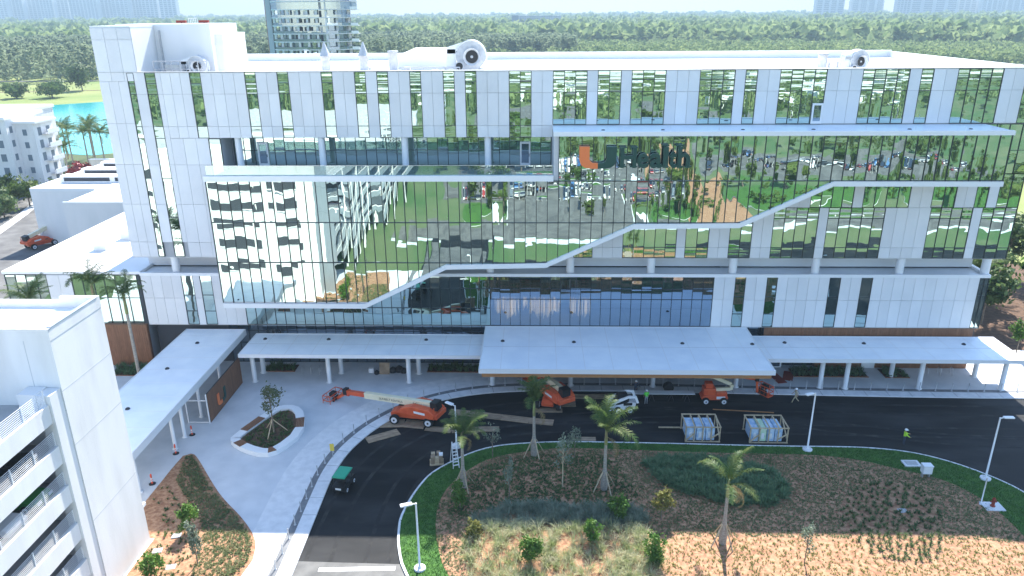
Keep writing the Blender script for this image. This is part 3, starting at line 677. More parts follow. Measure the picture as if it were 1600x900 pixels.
# --- rooftop plant
def scroll_fan(loc, s, label, rz=0):
    T = thing('exhaust_fan', label, 'fan', loc, rz)
    f = MB(); n = 28; pr = [(1.45 * s * (1 + .12 * math.sin(t)) * math.cos(t), 1.75 * s + 1.45 * s * (1 + .12 * math.sin(t)) * math.sin(t)) for t in np.linspace(0, 2 * math.pi, n + 1)[:-1]]
    f.prism_y(pr, -.55 * s, .55 * s, 'fan_grey'); f.prism_y([(-2.3 * s, 2.1 * s), (-.4 * s, 2.1 * s), (-.4 * s, 3.25 * s), (-2.3 * s, 2.7 * s)], -.5 * s, .5 * s, 'white_metal'); f.build('scroll_housing', T)
    r = MB()
    for y in (-.58, .58):
        ring = [(1.5 * s * math.cos(t), y * s, 1.75 * s + 1.5 * s * math.sin(t) * 1.03) for t in np.linspace(-1.9, 3.6, 30)]; r.tube(ring, .05 * s, 'white_metal', 6)
    r.build('housing_flange', T)
    i = MB(); i.cyl((.1 * s, -.56 * s, 1.8 * s), (.1 * s, -.95 * s, 1.8 * s), .62 * s, .82 * s, 'white_metal', 24, cap=False); i.cyl((.1 * s, -.60 * s, 1.8 * s), (.1 * s, -.64 * s, 1.8 * s), .6 * s, .6 * s, 'black', 24); i.cyl((.1 * s, -.64 * s, 1.8 * s), (.1 * s, -.72 * s, 1.8 * s), .14 * s, .1 * s, 'fan_grey', 10); i.build('inlet_cone', T)
    m2 = MB(); m2.cyl((-1.1 * s, -.3 * s, .95 * s), (-1.1 * s, -1.0 * s, .95 * s), .4 * s, .46 * s, 'fan_grey', 18); m2.cyl((-1.1 * s, -1.0 * s, .95 * s), (-1.1 * s, -1.02 * s, .95 * s), .34 * s, .34 * s, 'black', 18); m2.build('motor', T)
    b = MB(); b.box(-1.9 * s, 1.5 * s, -.7 * s, .7 * s, 0, .22 * s, 'white_metal'); b.box(-.9 * s, 1.2 * s, -.5 * s, .5 * s, .22 * s, .7 * s, 'fan_grey'); b.box(-2.4 * s, -1.5 * s, -.5 * s, .5 * s, .22 * s, 2.5 * s, 'white_wall'); b.build('base_frame', T)
    return T
scroll_fan((-6.9, 5.5, 33.05), 1.12, 'big grey scroll fan on the white roof beside the small roof hut')
scroll_fan((-36.6, 3.6, 33.05), .72, 'small scroll fan in front of the pale stair house wall')
scroll_fan((34.2, 3.4, 33.05), .78, 'scroll fan beside a short pipe stack on the bare end of the roof', 0.3)
def stack(x, y, h, cone, label):
    T = thing('vent_stack', label, 'vent', (x, y, 33.05)); b = MB(); b.lathe([(.62, 0), (.62, .15), (.5, .16), (.5, h * .62 if cone else h), (.56, h * .62 if cone else h)], 'fan_grey'); b.build('pipe', T)
    if cone: c = MB(); c.lathe([(.62, h * .62), (.5, h * .66), (.06, h)], 'fan_grey'); c.build('cone_cap', T)
    else: c = MB(); c.lathe([(.58, h), (.6, h + .12), (.5, h + .14)], 'fan_grey'); c.build('rim', T)
stack(-22.4, 3.0, 3.7, True, 'conical capped vent stack on roof nearer the stair house')
stack(-18.25, 3.0, 3.7, True, 'conical capped vent stack on roof nearer the big fan')
stack(-15.2, 3.6, 2.6, False, 'flat topped grey pipe stack between cone stack and big fan')
stack(30.5, 3.2, 2.1, False, 'flat topped grey pipe stack beside the fan on the bare roof end')
hut = thing('roof_hut', 'small white roof hut with shallow pitched top behind the big fan', 'roof hut', (-13, 15, 33.05))
hb = MB(); hb.box(-3.4, 3.2, -2, 2, 0, 1.6, 'white_wall'); hb.build('wall', hut)
hr = MB(); hr.add([(-3.8, -2.4, 1.6), (3.6, -2.4, 1.6), (3.6, 2.4, 1.6), (-3.8, 2.4, 1.6), (-1.4, 0, 2.6), (2.8, 0, 2.6)], [(0, 1, 5, 4), (1, 2, 5), (2, 3, 4, 5), (3, 0, 4), (3, 2, 1, 0)], 'white_roof'); hr.build('roof', hut)
pp = thing('roof_pipework', 'runs of white pipes and duct supports between the stacks and big fan', 'pipework', (0, 0, 33.05))
pm = MB()
for y, z, a, b in ((2.2, .7, -21.5, -10), (3.4, 1.0, -14.5, -8), (4.6, .5, -22, -9)):
    pm.cyl((a, y, z), (b, y, z), .07, .07, 'pipe_grey', 8)
    for x in np.arange(a, b + .1, 1.3): pm.box(x - .035, x + .035, y - .05, y + .05, 0, z, 'pipe_grey')
for i in range(9): x = -21 + i * 1.45 + .3 * math.sin(i * 2.3); pm.box(x - .3, x + .35, 5, 5.8, 0, .35 + .3 * (i % 3), 'pipe_grey')
pm.build('pipe_run', pp)
pp2 = thing('roof_pipe_rack', 'white pipe rack on roof beside the scroll fan at the bare end', 'pipework', (0, 0, 33.05)); pm = MB()
pm.cyl((31.2, 3.2, .8), (33.4, 3.2, .8), .07, .07, 'pipe_grey', 8); pm.cyl((31.2, 3.6, 1.3), (33, 3.6, 1.3), .05, .05, 'pipe_grey', 8)
for x in (31.3, 32.2, 33.2): pm.box(x - .04, x + .04, 3.15, 3.65, 0, 1.35, 'pipe_grey')
pm.build('pipe_run', pp2)
pp3 = thing('roof_guardrail', 'white tubular guardrail and ducts along roof edge below the stair house', 'railing', (0, 0, 33.05)); pm = MB()
for i in range(7): x = -40.4 + i * .95; pm.cyl((x, 1.4, 0), (x, 1.4, 1.9), .06, .06, 'pipe_grey', 8)
pm.cyl((-40.4, 1.4, 1.9), (-34.7, 1.4, 1.9), .05, .05, 'pipe_grey', 8); pm.cyl((-40.4, 1.4, 1.1), (-34.7, 1.4, 1.1), .04, .04, 'pipe_grey', 8)
pm.build('rail', pp3); q = MB(); q.box(-39.6, -37.8, 2.2, 3.4, 0, 1.5, 'grey_metal'); q.build('duct_box', pp3)
# ================================================================ canopies
def canopy(name, label, x0, x1, y0, y1, z, th, drains, cols, colr=.26, wood=False, rim=(1, 1, 1, 1), slope=0):
    T = thing(name, label, 'canopy', ((x0 + x1) / 2, (y0 + y1) / 2, .13)); T.location = (0, 0, 0)
    b = MB(); b.box(x0 + .12, x1 - .12, y0 + .12, y1 - .12, z - .16, z - .05, 'canopy_roof'); dk_ = b.build('roof_deck', T)
    sm2 = MB()
    if x1 - x0 > y1 - y0:
        for x in np.arange(x0 + 2.2, x1 - .5, 2.9): sm2.box(x, x + .07, y0 + .13, y1 - .13, z - .05, z - .042, 'white_metal')
        sm2.box(x0 + .2, x1 - .2, (y0 + y1) / 2, (y0 + y1) / 2 + .06, z - .0495, z - .0405, 'soffit')
    else:
        for y in np.arange(y0 + 2.2, y1 - .5, 2.9): sm2.box(x0 + .13, x1 - .13, y, y + .07, z - .05, z - .042, 'white_metal')
    sm2.build('membrane_seams', dk_)['kind'] = 'stuff'
    f = MB(); f.box(x0, x1, y0, y0 + .118, z - th, z, 'white_metal'); f.box(x0, x1, y1 - .118, y1, z - th, z, 'white_metal')
    f.box(x0, x0 + .118, y0 + .119, y1 - .119, z - th, z, 'white_metal'); f.box(x1 - .118, x1, y0 + .119, y1 - .119, z - th, z, 'white_metal'); f.build('fascia', T)
    s = MB(); s.box(x0 + .12, x1 - .12, y0 + .12, y1 - .12, z - th + .02, z - th + .05, 'wood_orange' if wood else 'soffit')
    if wood: s.box(x0 + .3, x1 - .3, y0 + .25, y0 + .55, z - th - .5, z - th + .019, 'wood_orange'); s.box(x1 - .6, x1 - .3, y0 + .551, y1 - .3, z - th - .5, z - th + .019, 'wood_orange'); s.box(x0 + .3, x0 + .6, y0 + .551, y1 - .3, z - th - .5, z - th + .019, 'wood_orange')
    s.build('soffit', T)
    for x, y in drains:
        d = MB(); d.lathe([(.24, z - .05), (.2, z + .05), (.07, z + .13)], 'dark_metal', (x, y, 0), 10); d.build('roof_drain', T)
    for x, y in cols:
        c = MB(); c.lathe([(colr + .12, .13), (colr + .12, .17), (colr, .18), (colr, z - th + .02)], 'white_metal', (x, y, 0), 16); c.build('column', T)
    return T
canopy('walkway_canopy', 'flat white walkway canopy between the screen wall and the large entrance canopy', -32.6, -5.2, -6.15, -.3, 4.35, .42, [(-31, -1.9), (-23.6, -1.9), (-12.3, -1.9)],
       [(-31.6, -2.1), (-23.2, -4.4), (-22.4, -2.1), (-14.1, -4.3), (-13.3, -2.1), (-31.8, -4.4)])
canopy('entrance_canopy', 'large raised white entrance canopy with timber edged underside', -5.6, 24.6, -11.3, .02, 5.28, .5, [(-3.4, -4.2), (4.5, -4.4), (16.4, -4.6), (24.0, -4.7)],
       [(-4.6, -4.7), (4.2, -4.8), (13.4, -4.9), (22.6, -4.9)], wood=True)
canopy('walkway_canopy', 'flat white walkway canopy in front of the timber clad ground floor', 23.6, 52.6, -6.55, -.35, 4.35, .42, [(28.4, -2.2), (37.2, -2.3), (48.2, -2.4)],
       [(31.9, -4.9), (34.6, -5.1), (40.9, -2.2), (42.7, -5.0), (50.4, -2.0), (51.6, -5.1)])
wc = canopy('walkway_canopy', 'long flat white canopy leading from the hospital to the parking garage', -41.0, -33.9, -27.4, -.02, 4.75, .75, [(-38.0, -4), (-38.4, -10.5), (-38.2, -19)],
            [(-34.6, -25.5), (-34.6, -18.5), (-34.6, -16.4), (-34.6, -12.4), (-34.6, -7), (-40.2, -22), (-40.2, -14), (-40.2, -7)], colr=.17)
# timber screen wall with the two-colour U
sw = thing('screen_wall', 'brown timber screen wall with an orange and green U emblem', 'wall', (-33.2, -9.2, .13))
b = MB(); b.box(-.06, .06, -4.4, 4.4, 0, 3.25, 'dark_metal'); b.build('frame', sw)
for i in range(44): piece('plank', 'wood', .062, .10, -4.38 + i * .2, -4.19 + i * .2, .04, 3.24, sw)
e = MB()
def xpoly(mb, poly, x0, x1, m):
    n_ = len(poly); vs = [(x0, y, z) for y, z in poly] + [(x1, y, z) for y, z in poly]
    A = sum(poly[i][0] * poly[(i + 1) % n_][1] - poly[(i + 1) % n_][0] * poly[i][1] for i in range(n_)); fs = [tuple(range(n_))[::-1], tuple(range(n_, 2 * n_))] + [(i, (i + 1) % n_, n_ + (i + 1) % n_, n_ + i) for i in range(n_)]
    if A < 0: fs = [f[::-1] for f in fs]
    mb.add(vs, fs, m)
xpoly(e, [(-2.3, 2.1), (-1.85, 2.1), (-1.85, 1.2), (-1.75, 1.05), (-1.25, 1.05), (-1.25, .68), (-1.8, .68), (-2.2, .82), (-2.3, 1.1)], .101, .17, 'sign_orange'); e.build('emblem_half', sw)
e = MB(); xpoly(e, [(-.2, 2.1), (-.65, 2.1), (-.65, 1.2), (-.75, 1.05), (-1.24, 1.05), (-1.24, .68), (-.7, .68), (-.3, .82), (-.2, 1.1)], .101, .17, 'sign_green'); e.build('emblem_half', sw)
fr = MB(); fr.bar((0, -4.5, 0), (0, -4.5, 3.3), .1, .1, 'white_metal'); fr.bar((0, -4.5, 2.6), (-2.2, -4.5, 2.6), .1, .1, 'white_metal'); fr.bar((-2.2, -4.5, 0), (-2.2, -4.5, 2.6), .1, .1, 'white_metal'); fr.bar((-.05, -4.5, .1), (-2.15, -4.5, .1), .08, .08, 'white_metal'); fr.build('side_frame', sw)

# ================================================================ parking garage on the left
GA = thing('parking_garage', 'white concrete parking garage with open railed decks and solid end block', 'garage', (0, 0, 0))
GX, GF, GN = -30.53, -31.85, -37.75
g = MB(); g.box(-86, GX, GN, GF, 0, 20.2, 'stucco'); g.box(-86, GX, GN + .3, GF - .3, 20.2, 20.25, 'white_roof'); blk = g.build('end_block', GA)
g = MB(); g.box(-86, GX + .02, GN - .02, GN + .3, 20.201, 20.95, 'stucco'); g.box(-86, -33.2, GF - .3, GF + .02, 20.201, 20.75, 'stucco'); g.box(-33.2, GX + .02, GF - .3, GF + .021, 20.201, 21.05, 'stucco'); g.box(GX - .28, GX + .02, GN + .302, GF - .302, 20.201, 21.0, 'stucco'); g.build('parapet', GA)
g = MB(); g.box(-86, GX + .05, GN - .05, GN + .27, 20.951, 21.0, 'galv'); g.box(GX - .25, GX + .05, GN + .272, GF - .3, 21.0, 21.05, 'galv'); g.build('parapet_cap', GA)
# reveal joints on the big wall
g = MB()
for z in (6.5, 12.6, 16.6): g.box(GX + .0, GX + .006, GN + .02, GF - .02, z, z + .05, 'soffit')
for z in (9.8, 15.2): g.box(-60, GX - .02, GN - .006, GN, z, z + .05, 'soffit')
g.box(-32.3, -32.25, GN - .007, GN, 10, 20.2, 'soffit'); g.build('reveal_joints', blk)
# window slots in the face towards the hospital (mirrored in its glass)
for z0, z1 in ((16.5, 17.8), (13.8, 15.1), (11.0, 12.0), (8.0, 9.2), (4.6, 5.8)):
    for x0, x1 in ((-37.4, -33.9), (-46, -39.2), (-54.3, -50.6), (-64, -58)):
        q = MB(); q.box(x0, x1, GF - .02, GF + .012, z0, z1, 'interior'); q.box(x0 - .05, x1 + .05, GF, GF + .1, z0 - .1, z0 - .005, 'stucco'); q.build('window_slot', blk)
dn = MB(); dn.box(-36.6, -35.2, GN - .02, GN - .001, 16.2, 18.3, 'interior'); dn.box(-35.15, -35.05, GN - .05, GN - .001, 17.2, 17.9, 'black'); dn.build('doorway', blk)
# decks: slabs, spandrels, railings, piers
DX = GX - .25
for i, z in enumerate((15.6, 12.6, 9.6, 6.6, 3.6)):
    s = MB(); s.box(-86, DX - .3, -130, GN - .02, z - .35, z, 'deck_concrete'); dk = s.build('deck_slab', GA)
    if i == 0:
        pm = MB()
        for y in np.arange(-42, -120, -2.8): pm.box(-37.5, -33.2, y - .06, y + .06, z + .001, z + .008, 'paint')
        pm.box(-33.2, -33.05, -120, -41, z + .001, z + .008, 'paint'); pm.build('bay_lines', dk)
    for j, (ya, yb) in enumerate(((-38.95, -47.6), (-48.0, -57.0), (-57.4, -66.4), (-66.8, -76), (-76.4, -90), (-90.4, -128))):
        s = MB(); s.box(DX - .25, DX + .02, yb, ya, z - .6, z + .7, 'stucco'); sp_ = s.build('spandrel', GA)
        if j < 3:
            r_ = MB()
            for k in range(8): r_.cyl((DX - .16, yb + .1, z + .82 + k * .125), (DX - .16, ya - .05, z + .82 + k * .125), .018, .018, 'white_metal', 5, sm=False)
            for y in np.arange(yb + .2, ya, 2.1): r_.box(DX - .2, DX - .12, y - .025, y + .025, z + .65, z + 1.74, 'white_metal')
            r_.build('railing', sp_)
for j, y in enumerate((GN - .62, -47.8, -57.2, -66.6, -76.2, -90.2)):
    s = MB(); s.box(DX - .7, DX + .18, y - .55 if j == 0 else y - .2, y + .58 if j == 0 else y + .2, 0, 16.9 if j == 0 else 15.9, 'white_wall'); pr_ = s.build('pier', GA)
    if j == 0:
        for z in (16.2, 13.2, 10.2, 7.2, 4.2):
            h = MB(); h.tube([(DX - .5, y - .62, z - .8), (DX - .5, y - .7, z - .1), (DX - .3, y - .7, z - .1), (DX - .3, y - .62, z - .8)], .04, 'galv', 6); h.build('pipe_hoop', pr_)
s = MB(); s.box(-86, -52, -130, GN - .03, 0, 15.2, 'interior_light'); s.build('inner_wall', GA)
cb = MB(); cb.box(DX - 1.9, DX - .72, GN - 1.2, GN - .03, 15.6, 17.0, 'white_wall'); cb.build('stair_head', GA)
sg = MB(); sg.box(GX - .25, GX - .02, GF, GF + .45, 3.2, 3.45, 'white_metal'); sg.build('wall_light', GA)

# ================================================================ neighbours
def windows_on(par, face, rect, rows, cols, w_, h_, pos, m='far_glass', frame=True):
    """grid of built windows; face 'y' (facing -Y at y=pos) or 'x' (facing +X at x=pos)"""
    a0, a1, z0, z1 = rect
    for r in range(rows):
        for c in range(cols):
            a = a0 + (a1 - a0) * (c + .5) / cols; z = z0 + (z1 - z0) * (r + .5) / rows
            q = MB()
            if face == 'y': q.box(a - w_ / 2, a + w_ / 2, pos - .03, pos + .02, z - h_ / 2, z + h_ / 2, m); q.box(a - w_ / 2 - .1, a + w_ / 2 + .1, pos - .12, pos - .002, z - h_ / 2 - .14, z - h_ / 2 - .002, 'stucco')
            else: q.box(pos - .02, pos + .03, a - w_ / 2, a + w_ / 2, z - h_ / 2, z + h_ / 2, m); q.box(pos + .002, pos + .12, a - w_ / 2 - .1, a + w_ / 2 + .1, z - h_ / 2 - .14, z - h_ / 2 - .002, 'stucco')
            q.build('window', par)
AP = thing('apartment_block', 'white five storey apartment block with balconies beside the lake', 'building', (0, 0, 0))
q = MB(); q.box(-165, -128.5, 97, 120, 0, 17, 'stucco'); q.box(-128.5, -121.5, 90.5, 104, 0, 17.4, 'stucco'); q.box(-121.5, -117.2, 93.5, 101, 0, 16.2, 'stucco'); q.build('wall', AP)
q = MB(); q.box(-165.5, -128.3, 96.4, 120.5, 17, 17.7, 'white_roof'); q.box(-129, -121.2, 90, 104.5, 17.4, 18.1, 'white_roof'); q.box(-121.6, -116.2, 93, 101.4, 16.2, 16.7, 'white_roof'); q.box(-150, -142, 104, 112, 17.7, 20, 'stucco'); q.build('roof', AP)
windows_on(AP, 'y', (-128.3, -122, .8, 16.6), 5, 2, 1.3, 1.7, 90.5); windows_on(AP, 'x', (91, 93, .8, 16.6), 5, 1, 1.0, 1.5, -121.5)
windows_on(AP, 'y', (-121.4, -117.4, .8, 15.6), 5, 1, 1.0, 1.4, 93.5); windows_on(AP, 'x', (94, 100.5, .8, 15.6), 5, 2, 1.3, 1.9, -117.2); windows_on(AP, 'y', (-150, -129, .8, 16.5), 5, 5, 2.2, 2.0, 97)
for r in range(5):
    z = .5 + r * 3.2
    for x in (-133.5, -141.5):
        q = MB(); q.box(x - 2.2, x + 2.2, 95.2, 97, z, z + .2, 'slab'); q.box(x - 2.2, x + 2.2, 95.2, 95.26, z + .2, z + 1.2, 'glass_rail'); q.box(x - 2.25, x + 2.25, 95.17, 95.29, z + 1.2, z + 1.27, 'galv'); q.build('balcony', AP)
    q = MB(); q.box(-117.2, -115.8, 96.5, 101, z, z + .2, 'slab'); q.box(-115.9, -115.8, 96.5, 101, z + .2, z + 1.15, 'white_metal'); q.build('balcony', AP)
SB = thing('service_building', 'low white windowless building with roof vents behind the flat wing', 'building', (0, 0, 0))
q = MB(); q.box(-79, -62, 40.2, 60, 0, 10, 'white_wall'); q.box(-79, -62, 40.2, 60, 10, 10.1, 'white_roof'); q.box(-79.02, -61.98, 40.15, 40.4, 10.1, 10.35, 'white_metal'); q.build('front_block', SB)
q = MB(); q.box(-91, -62, 60.02, 92, 0, 9.9, 'white_wall'); q.box(-91, -79.01, 50, 60.02, 0, 9.9, 'white_wall'); q.box(-91.03, -90.6, 50, 92, 9.9, 10.5, 'white_metal'); q.box(-90.6, -79.0, 49.97, 50.3, 9.9, 10.5, 'white_metal'); q.box(-90.6, -62, 50.31, 91.9, 9.9, 9.95, 'white_roof'); q.build('rear_block', SB)
for i in range(5):
    y = 57 + i * 7
    q = MB(); q.box(-89.5, -70, y, y + 2.2, 10, 11.3, 'white_wall'); q.box(-88.8, -80, y - .03, y, 10.3, 11.0, 'interior'); q.box(-79, -71, y - .03, y, 10.3, 11.0, 'interior'); q.build('roof_louvre', SB)
# low lakeside wall
q = MB(); q.box(-122, -96, 121, 122, 0, 2.6, 'stucco'); q.box(-122.2, -95.8, 120.8, 122.2, 2.6, 2.8, 'white_metal'); o = q.build('garden_wall'); meta(o, 'low pale garden wall under the palms by the lake', 'wall')
# tower under construction: curved slabs, glass rails, columns
TW = thing('glass_tower', 'rounded glass tower under construction rising above the trees', 'tower', (-95, 262, 0))
def rr(a, b, n=40, e=3.2): return [(a * abs(math.cos(t)) ** (2 / e) * (1 if math.cos(t) >= 0 else -1), b * abs(math.sin(t)) ** (2 / e) * (1 if math.sin(t) >= 0 else -1)) for t in np.linspace(0, 2 * math.pi, n + 1)[:-1]]
c0 = MB(); c0.prism(rr(14.6, 11.5), 0, 96, 'glass_blue'); c0.prism(rr(8, 7), 96, 100, 'slab'); c0.build('core', TW)
for i in range(30):
    z = i * 3.2
    s = MB(); s.prism(rr(17.6, 14), z, z + .32, 'slab'); sb = s.build('floor_slab', TW)
    ring = rr(17.5, 13.9); g_ = MB()
    for k in range(len(ring)):
        a, b = ring[k], ring[(k + 1) % len(ring)]
        if k % 9 != 4: g_.add([(a[0], a[1], z + .33), (b[0], b[1], z + .33), (b[0], b[1], z + (1.35 if i < 13 else 3.1)), (a[0], a[1], z + (1.35 if i < 13 else 3.1))], [(0, 1, 2, 3)], 'glass_blue')
    g_.build('glass_rail', sb)
    w_ = MB()
    for k in range(22):
        if rng.random() < .62:
            t = math.pi + math.pi * (k + .5) / 22; x, y = 15.2 * math.cos(t), 12 * math.sin(t); w_.box(x - .5, x + .5, y - .4, y + .1, z + .35, z + 2.9, 'interior' if rng.random() < .6 else 'slab')
    w_.build('infill', sb)['kind'] = 'stuff'
    if i % 1 == 0:
        b_ = MB(); b_.box(17.4, 20.4, -9, -5, z + .01, z + .3, 'slab'); b_.box(17.4, 20.4, -9, -8.9, z + .3, z + 1.3, 'white_metal'); b_.build('balcony', TW)
for k in range(9):
    x = -16 + k * 4; y = -12.9 * (1 - (abs(x) / 19) ** 4)
    c = MB(); c.box(x - .45, x + .45, y - .3, y + .5, 0, 96, 'slab'); c.build('column', TW)
hm = MB()
for dx in (0, 1.5): hm.bar((-20.3, -4 + dx, 0), (-20.3, -4 + dx, 98), .25, .25, 'red_carpet')
for z in np.arange(0, 98, 2.2): hm.bar((-20.3, -4, z), (-20.3, -2.5, z + 2.2), .15, .15, 'red_carpet')
hm.box(-20.2, -18, -4.2, -2.4, 0, 94, 'joint'); hm.build('hoist_mast', TW)
# far white slab block and sheds
FB = thing('hotel_block', 'white slab block with rows of windows far beyond the mangroves', 'building', (0, 0, 0))
q = MB(); q.box(-36, 62, 1745, 1765, 0, 36, 'far_tower'); q.box(-52, -36, 1740, 1770, 0, 37, 'far_glass'); q.build('wall', FB)
for r in range(10):
    q = MB()
    for c in range(24): q.box(-33 + c * 3.95, -30.6 + c * 3.95, 1744.7, 1745, 2 + r * 3.4, 3.9 + r * 3.4, 'far_glass')
    q.build('window_row', FB)
for i, (x, y, a, h) in enumerate(((85, 1600, 22, 9), (112, 1680, 26, 14), (-130, 1500, 24, 8), (300, 2300, 40, 14), (-210, 1900, 30, 10))):
    T = thing('far_shed', 'small pale flat roofed building among the far trees', 'building', (x, y, 0), 0, 'pale sheds among the far trees')
    q = MB(); q.box(-a / 2, a / 2, -9, 9, 0, h, 'far_tower'); q.build('wall', T); q = MB(); q.box(-a / 2 - .6, a / 2 + .6, -9.6, 9.6, h, h + .8, 'white_roof'); q.build('roof', T)
    q = MB(); q.box(-a / 2 + 1.5, a / 2 - 1.5, -9.15, -9, h * .35, h * .65, 'far_glass'); q.build('window_row', T)
# hazy skyline
SKY = [(-2302, 3300, 67, 170), (-2268, 3360, 63, 230), (-2235, 3420, 75, 150), (-2094, 3300, 56, 240), (-2086, 3390, 69, 180), (-1988, 3340, 62, 260), (-1903, 3300, 61, 150), (-1884, 3380, 69, 210), (-1774, 3300, 73, 170), (-1737, 3360, 57, 250), (-1655, 3320, 67, 160), (-1567, 3300, 73, 200),
       (1236, 3300, 117, 190), (1415, 3360, 136, 95), (1539, 3300, 56, 210), (1600, 3340, 23, 220), (1664, 3300, 195, 200), (1857, 3380, 103, 130), (1901, 3300, 84, 120), (2023, 3360, 114, 160)]
for i, (x, y, a, h) in enumerate(SKY):
    lab, gp = ('pale high rise tower in the skyline beyond the lake and forest', 'skyline towers beyond the lake') if x < 0 else ('bluish high rise tower in the skyline beyond the mangroves', 'skyline towers beyond the mangroves')
    T = thing('skyline_tower', lab, 'tower', (x, y, 0), 0, gp)
    q = MB(); q.box(-a / 2, a / 2, -14, 14, 0, h, 'far_tower'); q.box(-a / 4, a / 4, -8, 8, h, h + 7, 'far_tower'); q.build('wall', T)
    for k in range(4):
        q = MB(); xx = -a / 2 + a * (k + .5) / 4
        for z in np.arange(6, h - 3, 8): q.box(xx - a * .085, xx + a * .085, -14.4, -14, z, z + 5.5, 'far_glass')
        q.build('window_stack', T)
# ================================================================ machines and site things
def wheel(par, c, r, w_, ax=(0, 1, 0), rimm='rim'):
    c = Vector(c); a = Vector(ax)
    t = MB(); t.cyl(c - a * w_ / 2, c + a * w_ / 2, r * .93, r * .93, 'rubber', 20); t.cyl(c - a * w_ * .36, c + a * w_ * .36, r, r, 'rubber', 20); o = t.build('wheel', par)
    q = MB(); q.cyl(c - a * (w_ / 2 + .012), c + a * (w_ / 2 + .012), r * .62, r * .62, rimm, 16); q.cyl(c - a * (w_ / 2 + .05), c + a * (w_ / 2 + .05), r * .2, r * .2, 'dark_metal', 10); q.build('rim', o)
def basket(par, M, w_=2.2, d=.95):
    b = MB(); P = lambda x, y, z: M @ Vector((x, y, z))
    for z in (.05, .55, 1.1):
        pts = [P(-d / 2, -w_ / 2, z), P(d / 2, -w_ / 2, z), P(d / 2, w_ / 2, z), P(-d / 2, w_ / 2, z)]
        for i in range(4): b.bar(pts[i], pts[(i + 1) % 4], .07, .07, 'orange')
    for x in (-d / 2, d / 2):
        for y in (-w_ / 2, -w_ / 6, w_ / 6, w_ / 2): b.bar(P(x, y, .05), P(x, y, 1.1), .055, .055, 'orange')
    b.box(-d / 2, d / 2, -w_ / 2, w_ / 2, 0, .05, 'orange', M); b.build('basket', par)
    c = MB(); c.box(-.3, .2, -.35, .35, .75, 1.15, 'black', M); c.box(-.42, -.3, -.5, .5, .1, .7, 'black', M); c.build('control_box', par)
